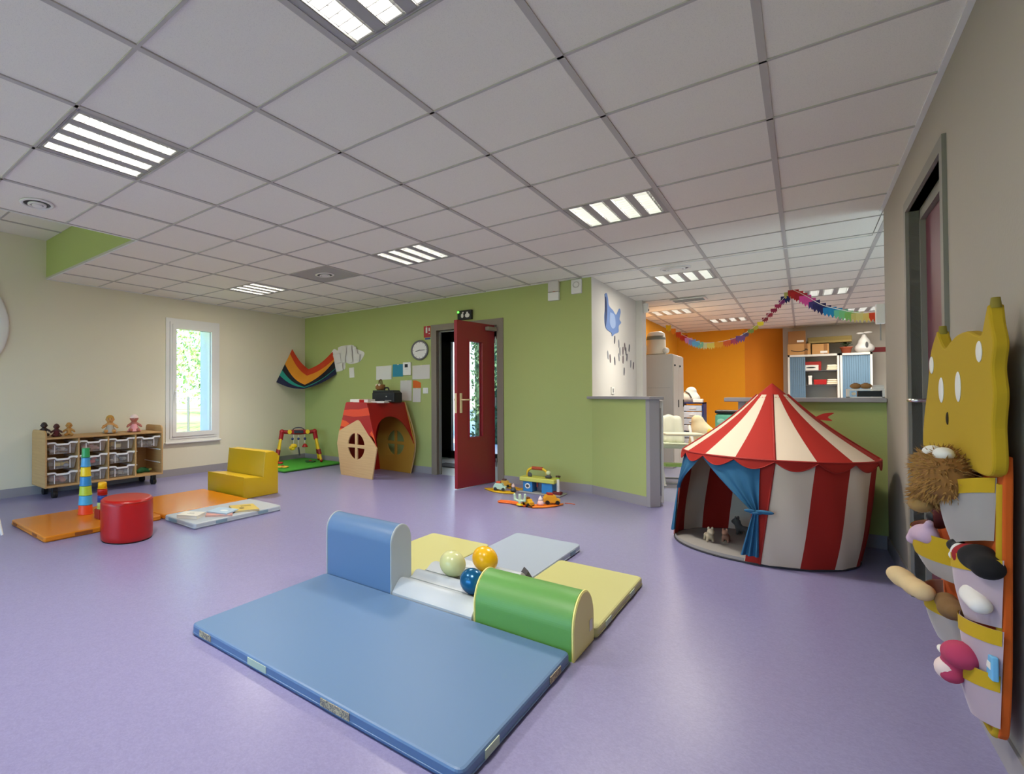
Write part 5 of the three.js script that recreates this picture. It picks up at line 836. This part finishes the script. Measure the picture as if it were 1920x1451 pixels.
// ---------------------------------------------------------------- toy garage and track pieces by the green wall
{
  const t = thing('toy_garage', 'toy garage with blue walls, lime roof and carry handle', 'toy', [-2.27, 0, -6.06], 0.0);
  part('base', rbox(0.48, 0.016, 0.24, 0.006, 0.03, 0.008, 0), M.grey, t, 'grey base plate');
  part('left_wall', rbox(0.11, 0.12, 0.16, 0.006, -0.11, 0.075, 0), M.blue, t); part('right_wall', rbox(0.12, 0.12, 0.16, 0.006, 0.11, 0.075, 0), M.blue, t); part('back_wall', box(0.14, 0.12, 0.02, 0, 0.075, -0.07), mat(0xa894a0, 0.6), t);
  part('porthole', [new THREE.TorusGeometry(0.024, 0.007, 8, 24).translate(-0.11, 0.08, 0.081)], M.whitePlastic, t); part('porthole_glass', cyl(0.02, 0.02, 0.004, 0, 0, 0, 20).rotateX(Math.PI / 2).translate(-0.11, 0.08, 0.081), M.darkGrey, t);
  part('roof', rbox(0.4, 0.05, 0.2, 0.01, 0, 0.16, 0), mat(0xc6c85a, 0.5), t, 'lime roof'); part('post', rbox(0.016, 0.06, 0.016, 0.003, 0.0, 0.11, 0.07), mat(0x7a2a1c, 0.5), t);
  part('handle', tube([[-0.14, 0.18, 0], [-0.135, 0.25, 0], [-0.08, 0.285, 0], [0.03, 0.285, 0], [0.08, 0.25, 0], [0.085, 0.18, 0]], 0.014), M.yellow, t, 'yellow carry handle'); part('grip', bar([-0.085, 0.285, 0], [0.035, 0.285, 0], 0.02, 16), mat(0xa84018, 0.5), t, 'red grip');
  part('tower', cyl(0.016, 0.018, 0.18, 0.215, 0.105, 0.02, 20), M.whitePlastic, t, 'white pump tower'); part('tower_cap', [cyl(0.02, 0.02, 0.02, 0.215, 0.2, 0.02, 20)], M.lime, t); part('tower_top', cyl(0.026, 0.026, 0.016, 0.215, 0.218, 0.02, 20), mat(0x4a3018, 0.5), t); part('tower_foot', rbox(0.1, 0.035, 0.08, 0.006, 0.205, 0.03, 0.03), mat(0x6a1420, 0.5), t);
  part('fan', [ell(0.025, 0.03, 0.012, -0.1, 0.205, 0.03), ell(0.014, 0.03, 0.012, -0.115, 0.21, 0.03)], M.darkGrey, t);
  const fig = thing('toy_figure', 'small white-capped toy figure on the garage roof', 'toy', [-2.165, 0.188, -6.05]); part('body', lathe([[0, 0], [0.034, 0], [0.036, 0.018], [0.02, 0.034], [0, 0.034]], 20), M.darkGrey, fig); part('head', sph(0.028, 0, 0.055, 0, 18), mat(0xc8cfa0, 0.5), fig);
  const road = (label, pts, w, c, cat = 'toy track') => { const q = thing('track_piece', label, cat, [0, 0, 0], 0, 'toy track pieces'); const cv = new THREE.CatmullRomCurve3(pts.map(p => V(p[0], 0, p[1]))); const side = s => surf((u, v) => { const p = cv.getPoint(u), tn = cv.getTangent(u), n = V(-tn.z, 0, tn.x); return [p.x + n.x * w * (v - 0.5), 0.014, p.z + n.z * w * (v - 0.5)]; }, 30, 2); part('deck', [side(1), ...[-0.5, 0.5].map(v => tube(Array.from({ length: 12 }, (_, i) => { const p = cv.getPoint(i / 11), tn = cv.getTangent(i / 11); return [p.x - tn.z * w * v, 0.01, p.z + tn.x * w * v]; }), 0.009, 30, 6))], mat(c, 0.5, { side: THREE.DoubleSide }), q); part('joint', [cyl(0.016, 0.016, 0.012, pts[0][0], 0.008, pts[0][1], 14)], mat(c, 0.5), q); return q; };
  road('yellow curved track piece left of the toy garage', [[-2.82, -5.9], [-2.72, -5.82], [-2.6, -5.78], [-2.48, -5.84]], 0.1, 0xdfae14); road('yellow track piece against the skirting', [[-2.66, -6.15], [-2.56, -6.08], [-2.46, -6.08]], 0.1, 0xd8a012);
  road('long orange track piece in front of the garage', [[-2.4, -5.26], [-2.28, -5.29], [-2.16, -5.27], [-2.08, -5.24]], 0.09, 0xe0641c); road('curved orange track piece right of the toy cactus', [[-2.06, -5.23], [-1.98, -5.32], [-1.92, -5.45], [-1.9, -5.58]], 0.1, 0xe67a1a); solo('track_strip', 'thin orange strip lying right of the orange track', 'toy track', tube([[0, 0.004, 0], [0.05, 0.004, -0.02], [0.1, 0.004, -0.01]], 0.004, 12, 6), mat(0xd86a3a, 0.5), [-1.86, 0, -5.66]);
  const car = (label, x, z, turn, c, c2, s = 1) => { const q = thing('toy_car', label, 'toy', [x, 0.016, z], turn, 'toy vehicles by the garage'); q.scale.setScalar(s); part('body', ext(shp([[-0.07, 0.015], [0.07, 0.015], [0.072, 0.05], [0.045, 0.055], [0.03, 0.085], [-0.05, 0.085], [-0.07, 0.05]]), 0.07, 0.005).translate(0, 0, -0.035), mat(c, 0.4), q); part('roof', rbox(0.05, 0.02, 0.05, 0.004, -0.015, 0.095, 0), mat(c2, 0.4), q); for (const [wx, wz] of [[-0.045, 0.036], [0.045, 0.036], [-0.045, -0.036], [0.045, -0.036]]) part('wheel', cyl(0.019, 0.019, 0.014, 0, 0, 0, 18).rotateX(Math.PI / 2).translate(wx, 0.019, wz), M.black, q); };
  car('pale mint toy van with a red roof light', -2.65, -5.83, 0.2, 0xb6d6c6, 0xd8501c); car('yellow toy tractor on the orange track', -2.08, -5.24, -0.5, 0xdca818, 0x6a3a1c, 0.8); car('yellow toy digger with a red bucket on the orange curve', -1.93, -5.47, 0.6, 0xe0a020, 0xa82818, 1.1); car('brown toy car near the door hinge', -2.7, -6.1, 0.1, 0xd8a838, 0x5a2a1c, 0.9);
  const lt = (label, x, z, c, c2) => { const q = thing('toy_figure', label, 'toy', [x, 0.016, z], 0, 'toy figures by the garage'); part('body', lathe([[0, 0], [0.03, 0], [0.032, 0.02], [0.022, 0.045], [0, 0.045]], 20), mat(c, 0.5), q); part('head', sph(0.02, 0, 0.06, 0, 16), mat(c2, 0.5), q); part('hat', new THREE.ConeGeometry(0.018, 0.03, 14).translate(0, 0.085, 0), mat(c2, 0.5), q); };
  lt('small toy figure with a dark base on the yellow track', -2.5, -5.86, 0x34404c, 0xd8b8b0); lt('pink and white toy figure on the orange curve', -1.99, -5.33, 0xe0b8b4, 0xe8dcd6);
  const ca = thing('toy_cactus', 'pale green branching toy plant on the orange track', 'toy', [-2.15, 0.016, -5.2]); part('stem', blob([[0, 0, 0, 0.014, 0, 0.1, 0, 0.015], [0, 0.04, 0, 0.012, 0.05, 0.05, 0, 0.012], [0.05, 0.05, 0, 0.012, 0.055, 0.11, 0, 0.013], [0, 0.035, 0, 0.012, -0.05, 0.05, 0, 0.012], [-0.05, 0.05, 0, 0.012, -0.055, 0.1, 0, 0.013]], 0.01, 34), mat(0xb9cfb0, 0.5), ca); part('foot', cyl(0.03, 0.035, 0.014, 0, 0.007, 0, 20), M.yellow, ca);
}

// ---------------------------------------------------------------- the room behind the counter
{
  // tambour cupboards
  const cup = (label, x0, x1, open) => {
    const t = thing('tambour_cupboard', label, 'cupboard', [(x0 + x1) / 2, 0, -13.9]), w = x1 - x0, h = 1.93, d = 0.44;
    part('carcass', [bb(-w / 2, -w / 2 + 0.03, 0, h, -d, 0), bb(w / 2 - 0.03, w / 2, 0, h, -d, 0), bb(-w / 2, w / 2, h - 0.04, h, -d, 0), bb(-w / 2, w / 2, 0, 0.06, -d, 0), bb(-w / 2, w / 2, 0, h, -d, -d + 0.01)], M.cabWhite, t);
    const slat = (a, b) => { const n = Math.round((b - a) / 0.03); for (let k = 0; k < n; k++) part('shutter_slat', rbox((b - a) / n - 0.0006, h - 0.1, 0.012, 0.003, a + (k + 0.5) * (b - a) / n, h / 2 + 0.01, -0.025, 1), M.tambour, t); };
    if (open) { slat(-w / 2 + 0.03, -w / 2 + 0.26); for (const y of [0.5, 0.95, 1.32, 1.6]) part('shelf', box(w - 0.06, 0.02, d - 0.04, 0, y, -d / 2), M.darkGrey, t); } else slat(-w / 2 + 0.03, w / 2 - 0.03);
    return t;
  };
  cup('open tambour cupboard with red boxes on its shelves', -0.22, 0.52, true); cup('closed blue-grey tambour cupboard on the right', 0.53, 0.96, false);
  const it = (name, label, cat, x, y, z, w, h, d, m, turn = 0) => { const q = thing(name, label, cat, [x, y, z], turn); part('box', rbox(w, h, d, 0.006, 0, h / 2, 0), m, q); part('lid', rbox(w + 0.004, h * 0.18, d + 0.004, 0.004, 0, h * 0.9, 0), m, q); return q; };
  const bq = it('storage_box', 'red box on the upper cupboard shelf', 'box', 0.14, 1.61, -14.12, 0.26, 0.18, 0.26, M.red); void bq;
  const wb = it('storage_box', 'white box with black writing in front of the red box', 'box', 0.12, 1.61, -13.96, 0.22, 0.11, 0.03, M.whitePaper); part('print', ell(0.07, 0.014, 0.002, 0, 0.06, 0.016), M.black, wb);
  it('storage_box', 'red box on the lower cupboard shelf', 'box', 0.25, 1.33, -14.0, 0.18, 0.1, 0.14, M.redSoft);
  it('folder', 'pale folder leaning on the lower cupboard shelf', 'folder', 0.1, 1.33, -14.0, 0.05, 0.18, 0.16, M.whitePaper, 0.1);
  for (const [x, y, l] of [[0.42, 1.61, 'upper'], [0.42, 1.33, 'lower']]) { const q = thing('folded_linen', `folded cream linen on the ${l} cupboard shelf`, 'linen', [x, y, -14.02]); for (let k = 0; k < 3; k++) part('fold', rbox(0.16 - k * 0.01, 0.035, 0.2, 0.014, 0, 0.018 + k * 0.035, 0), M.cream, q); }
  const carton = (label, x, y, w, h, m, z = -14.05, logo = 0) => { const q = thing('cardboard_box', label, 'cardboard box', [x, y, z], 0, 'cardboard boxes on the cupboards'); part('carton', rbox(w, h, 0.3, 0.004, 0, h / 2, 0), m, q); part('tape', box(0.05, h + 0.002, 0.302, w * 0.3, h / 2, 0), M.cardDark, q); if (logo) { part('print', [tube([[-0.12, h * 0.42, 0.151], [-0.04, h * 0.3, 0.151], [0.05, h * 0.32, 0.151], [0.12, h * 0.5, 0.151]], 0.007, 20, 6), bar([0.12, h * 0.5, 0.151], [0.09, h * 0.52, 0.151], 0.007, 6), bar([0.12, h * 0.5, 0.151], [0.125, h * 0.38, 0.151], 0.007, 6)], M.black, q, 'printed curved arrow'); } else part('label', box(0.1, 0.04, 0.001, w * 0.2, h * 0.2, 0.1515), M.whitePaper, q); };
  carton('cardboard box with a curved arrow printed on it', -0.05, 1.93, 0.34, 0.22, M.card, -14.05, 1); carton('light cardboard box beside the arrow box', 0.26, 1.93, 0.24, 0.2, M.card); carton('dark cardboard box on top of the arrow box', -0.08, 2.15, 0.26, 0.26, M.cardDark);
  const fl = thing('flat_cartons', 'folded brown carton lying across the boxes', 'cardboard', [0.33, 2.152, -14.1]); part('sheet', rbox(0.62, 0.12, 0.24, 0.01, 0.06, 0.06, 0), mat(0x7a6a3a, 0.85), fl); part('flap', new THREE.BoxGeometry(0.6, 0.01, 0.1).rotateX(0.4).translate(0.06, 0.02, 0.16), mat(0x94804c, 0.85), fl);
  const bag = thing('plastic_bag', 'knotted white carrier bag on the right cupboard', 'bag', [0.86, 1.93, -14.0]); part('bag', blob([[0, 0.09, 0, 0.1, 0, 0.2, 0, 0.075], [0, 0.2, 0, 0.075, 0.0, 0.32, 0, 0.03], [-0.05, 0.08, 0, 0.08, 0.06, 0.08, 0, 0.08]], 0.04, 32), phys(0xcac8c4, 0.5), bag); part('knot', [ell(0.06, 0.02, 0.02, 0.05, 0.38, 0), ell(0.05, 0.02, 0.02, -0.05, 0.37, 0)], phys(0xcac8c4, 0.5), bag); part('print', ell(0.02, 0.06, 0.004, 0.03, 0.14, 0.098), M.darkGrey, bag);
  const pot = thing('flower_pot', 'terracotta pot with a dark plant between boxes and bag', 'plant pot', [0.62, 1.93, -13.98]); part('pot', lathe([[0, 0], [0.06, 0], [0.08, 0.1], [0.09, 0.1], [0.09, 0.12], [0.075, 0.12], [0.07, 0.1], [0, 0.1]], 24), mat(0x9a4a2c, 0.8), pot); const lv = []; for (let k = 0; k < 14; k++) lv.push(ell(0.05, 0.006, 0.02, 0.05, 0, 0, 8).rotateZ(rr(0.2, 1.1)).rotateY(k * 0.9).translate(0, 0.12 + rr(0, 0.05), 0)); part('leaves', lv, mat(0x3c4c2c, 0.8), pot);
  const rs = thing('wall_sign', 'dark red sign on the grey wall right of the cupboards', 'sign', [1.07, 2.0, ZF]); part('plate', rbox(0.22, 0.09, 0.012, 0.003, 0, 0, 0.006), mat(0x7a1418, 0.6), rs); part('rim', [box(0.22, 0.004, 0.002, 0, 0.043, 0.013), box(0.22, 0.004, 0.002, 0, -0.043, 0.013)], mat(0xa83028, 0.6), rs);
  // things on the ledge
  const tr = thing('paper_tray', 'white tray unit with a dark slot on the grey ledge', 'tray', [0.35, 1.126, -5.68]); part('shell', [bb(-0.1, 0.1, 0.055, 0.068, -0.08, 0.06), bb(-0.1, -0.086, 0, 0.056, -0.08, 0.06), bb(0.086, 0.1, 0, 0.056, -0.08, 0.06), bb(-0.1, 0.1, 0, 0.006, -0.08, 0.06)], M.whitePlastic, tr); part('slot', bb(-0.04, 0.084, 0.008, 0.052, -0.07, 0.05), M.black, tr); part('knob', cyl(0.012, 0.012, 0.01, 0, 0, 0, 16).rotateX(Math.PI / 2).translate(-0.064, 0.03, 0.055), M.cream, tr);
  for (const [x, l] of [[0.3, 'left'], [0.355, 'right']]) { const q = thing('round_pouch', `${l} of two round brown pouches on the white tray unit`, 'pouch', [x, 1.194, -5.68], 0, 'brown pouches'); part('pouch', ell(0.032, 0.022, 0.03, 0, 0.022, 0), fur(0x9c7448), q); part('tie', new THREE.TorusGeometry(0.008, 0.003, 6, 14).rotateX(Math.PI / 2).translate(0, 0.044, 0), fur(0x7a3020), q); }
  const wbx = thing('white_box', 'flat white box on the right of the tray unit', 'box', [0.418, 1.194, -5.68]); part('box', rbox(0.056, 0.028, 0.1, 0.003, 0, 0.014, 0), M.whitePaper, wbx); part('lid_edge', box(0.057, 0.002, 0.101, 0, 0.02, 0), M.grey, wbx);
  // tall locker with appliance
  const lk = thing('metal_locker', 'tall pale grey metal locker in front of the orange wall', 'locker', [-1.66, 0, -9.4]); part('body', rbox(0.36, 1.775, 0.9, 0.006, 0, 0.8875, -0.45), M.locker, lk); part('side_seam', [box(0.3, 0.004, 0.002, 0, 1.25, 0.001), box(0.3, 0.004, 0.002, 0, 0.7, 0.001)], M.grey, lk); for (const z of [-0.225, -0.675]) { const dr = part('door', rbox(0.016, 1.74, 0.44, 0.004, 0.188, 0.89, z), mat(0xcfc8bc, 0.5), lk); part('handle', rbox(0.014, 0.12, 0.02, 0.004, 0.2, 1.0, z - 0.16), M.black, dr); part('lock', sph(0.016, 0.2, 1.6, z + 0.15, 10), M.black, dr); }
  const ap = thing('bottle_sterilizer', 'cream round appliance with grey band on the locker', 'appliance', [-1.72, 1.776, -9.55]); part('body', lathe([[0, 0], [0.13, 0], [0.135, 0.02], [0.13, 0.24], [0, 0.24]], 32), mat(0xddd4c2, 0.4), ap); part('band', lathe([[0.13, 0.24], [0.135, 0.25], [0.125, 0.3], [0, 0.3]], 32), mat(0x7a8078, 0.4), ap); part('lid', lathe([[0.124, 0.3], [0.12, 0.34], [0.08, 0.37], [0, 0.375]], 32), M.whitePlastic, ap); part('dial', [cyl(0.06, 0.06, 0.03, 0, 0, 0, 24).rotateX(Math.PI / 2).translate(-0.14, 0.1, 0.06), sph(0.05, 0.14, 0.06, 0.05, 16)], M.whitePlastic, ap);
  // drawer tower, bags, table
  const dt = thing('drawer_tower', 'drawer tower with pale blue drawers by the locker', 'drawer unit', [-1.44, 0, -11.2]); part('frame', [bb(-0.16, -0.14, 0, 1.0, -0.2, 0.18), bb(0.14, 0.16, 0, 1.0, -0.2, 0.18), bb(-0.16, 0.16, 0.98, 1.0, -0.2, 0.18)], M.navy, dt); for (let k = 0; k < 8; k++) { const d = part('drawer', rbox(0.27, 0.1, 0.34, 0.008, 0, 0.07 + k * 0.118, 0), mat(k % 2 ? 0xb8c6dc : 0xc8d2e2, 0.5), dt); part('pull', box(0.1, 0.014, 0.01, 0, 0.07 + k * 0.118, 0.175), M.whitePlastic, d); }
  const sk = thing('laundry_sack', 'white printed sack heaped on the drawer tower', 'sack', [-1.5, 1.0, -11.2]); part('sack', blob([[0, 0.1, 0, 0.12, 0.02, 0.2, 0, 0.08], [0.06, 0.07, 0, 0.09, -0.08, 0.07, 0, 0.08]], 0.05, 28), mat(0xd4d8d4, 0.8), sk); part('strap', tube([[-0.06, 0.2, 0.08], [0, 0.16, 0.12], [0.04, 0.08, 0.13]], 0.01), M.darkGrey, sk);
  solo('shelf_block', 'small white block beside the sack', 'box', rbox(0.14, 0.06, 0.1, 0.006, 0, 0.03, 0), M.whitePlastic, [-1.36, 1.0, -11.05]).position.y = 1.002;
  const bn = thing('fabric_bundle', 'cream and yellow fabric bundle in front of the drawer tower', 'bundle', [-1.28, 0, -10.7]); part('cloth', blob([[0, 0.2, 0, 0.2, 0, 0.5, 0, 0.15], [0, 0.5, 0, 0.14, -0.05, 0.7, 0, 0.09], [0.1, 0.3, 0.05, 0.14, 0.12, 0.5, 0.05, 0.08]], 0.06, 32), mat(0xcfc3a0, 0.9), bn); part('patch', [ell(0.07, 0.09, 0.05, 0.12, 0.48, 0.1), ell(0.05, 0.06, 0.05, 0.02, 0.36, 0.17)], mat(0xd8b84a, 0.9), bn);
  const gb = thing('green_bag', 'mint green bag with a dark lid in front of the orange wall', 'bag', [-1.0, 0, -11.6]); part('bag', rbox(0.34, 0.8, 0.28, 0.06, 0, 0.4, 0), mat(0x6cc2a4, 0.7), gb); part('lid', rbox(0.38, 0.06, 0.32, 0.028, 0.02, 0.83, 0), M.black, gb); part('pattern', [ell(0.06, 0.05, 0.01, -0.08, 0.66, 0.138), ell(0.05, 0.06, 0.01, 0.08, 0.6, 0.138)], mat(0x9ad8c0, 0.7), gb);
  // high chair seen through the gate
  const hc = thing('high_chair', 'white folding high chair with a green footrest behind the gate', 'high chair', [-1.2, 0, -7.75], 0.5);
  for (const s of [-1, 1]) { part('leg', bar([s * 0.2, 0.02, 0.25], [s * 0.2, 0.75, -0.1], 0.016), M.whitePlastic, hc); part('leg', bar([s * 0.2, 0.02, -0.25], [s * 0.2, 0.6, 0.14], 0.016), M.whitePlastic, hc); }
  part('seat', rbox(0.36, 0.05, 0.32, 0.02, 0, 0.5, 0), mat(0xcfd6bc, 0.8), hc); part('backrest', blob([[-0.12, 0.55, -0.16, 0.05, -0.1, 0.82, -0.2, 0.05], [0.12, 0.55, -0.16, 0.05, 0.1, 0.82, -0.2, 0.05], [0, 0.55, -0.16, 0.05, 0, 0.84, -0.2, 0.05]], 0.06, 28), mat(0xd8d6c4, 0.9), hc); part('tray', rbox(0.42, 0.03, 0.26, 0.012, 0, 0.66, 0.2), M.cream, hc); part('footrest', rbox(0.38, 0.03, 0.2, 0.01, 0, 0.27, 0.12), mat(0xa6cf6a, 0.5), hc, 'green footrest'); part('crossbar', [bar([-0.2, 0.05, 0.24], [0.2, 0.05, 0.24], 0.012), bar([-0.2, 0.05, -0.24], [0.2, 0.05, -0.24], 0.012)], M.steel, hc);
}
// ---------------------------------------------------------------- paper garland
{
  const t = thing('paper_garland', 'rainbow paper garland draped under the far room ceiling', 'garland', [0, 0, 0]);
  const flagG = (s, c, p, tn, k) => {
    const pts = []; const n = 7; for (let i = 0; i <= n; i++) { pts.push([-s * 0.6 + 1.2 * s * i / n, 0]); } for (let i = n; i >= 0; i--) pts.push([-s * 0.6 + 1.2 * s * i / n, -s * (0.55 + 0.4 * ((i + k) % 2) + 0.25 * Math.sin(i / n * Math.PI))]);
    const m = part('paper_flag', ext(shp(pts), 0.002), c, t); m.position.copy(p); m.rotation.y = Math.atan2(-tn.z, tn.x) + rr(-0.3, 0.3); m.rotation.x = rr(-0.25, 0.25);
  };
  const c1 = new THREE.CatmullRomCurve3([[-1.56, 2.25, -9.5], [-1.26, 2.0, -9.3], [-1.05, 1.9, -9.2], [-0.68, 1.94, -9.1], [-0.446, 2.1, -9.05], [-0.25, 2.32, -9.02], [-0.092, 2.522, -9.0]].map(p => V(...p)));
  const c2 = new THREE.CatmullRomCurve3([[-0.092, 2.522, -9.0], [0.032, 2.31, -8.2], [0.152, 2.1, -7.5], [0.264, 1.95, -6.8], [0.352, 1.84, -6.2], [0.44, 1.78, -5.72]].map(p => V(...p)));
  part('string', [new THREE.TubeGeometry(c1, 60, 0.003, 5), new THREE.TubeGeometry(c2, 60, 0.003, 5)], M.whitePaper, t);
  const h1 = [0xe8c018, 0xe88a18, 0xd8481a, 0xc83018, 0xe08ac0, 0x8a9ad8, 0x6ab0dc, 0x8ac8a8, 0xe0d8a0, 0xe8d060, 0xe89a20, 0xd86030, 0xb84a60, 0x7a4a80, 0x5a4a6a, 0x7a8a40, 0xb0a838, 0xe0c820, 0x8a2a34, 0x9a2a3c, 0x8c2040, 0xa02850, 0x7a2a70, 0x1c2058, 0xb0b060];
  h1.forEach((c, i) => { const u = (i + 0.3) / h1.length; flagG(i > 13 && i < 23 ? 0.055 : 0.085, mat(c, 0.8, { side: THREE.DoubleSide }), c1.getPoint(u), c1.getTangent(u), i); });
  const h2 = [0xa01c18, 0xb01a18, 0x9c1020, 0xc03a86, 0xb83a80, 0x241a5a, 0x1c1850, 0x1a1a52, 0x1c7ab0, 0x1c88b8, 0x6cba98, 0x78b878, 0x82b860, 0xccc070, 0xd8c87a, 0xe0c46a, 0xd8401a];
  h2.forEach((c, i) => { const u = (i + 0.4) / h2.length; const p = c2.getPoint(u), m = V(1, 0, 0.35).normalize(); flagG(0.1 - 0.035 * u, mat(c, 0.8, { side: THREE.DoubleSide }), p, m, i); });
  const bx = thing('junction_box', 'small white box at the wall end where the garland is tied', 'box', [XR - 0.02, 1.76, -5.66]); part('box', rbox(0.05, 0.15, 0.06, 0.006), M.whitePlastic, bx); part('cable', bar([0.0, -0.07, 0.0], [0.0, -0.2, 0.0], 0.004, 6), M.grey, bx);
}
// ---------------------------------------------------------------- white leg at the left picture edge
{
  const s = thing('white_stool', 'white stool leg tip at the left picture edge', 'stool', [-5.03, 0, -1.1]);
  for (const [x, z] of [[0.156, -0.168], [-0.14, -0.14], [-0.14, 0.14], [0.14, 0.14]]) part('leg', bar([x, 0.0, z], [x * 0.7, 0.3, z * 0.7], 0.012), M.whitePlastic, s);
  part('seat', rbox(0.28, 0.03, 0.28, 0.012, 0, 0.31, 0), M.whitePlastic, s);
}
renderer.render(scene, camera);
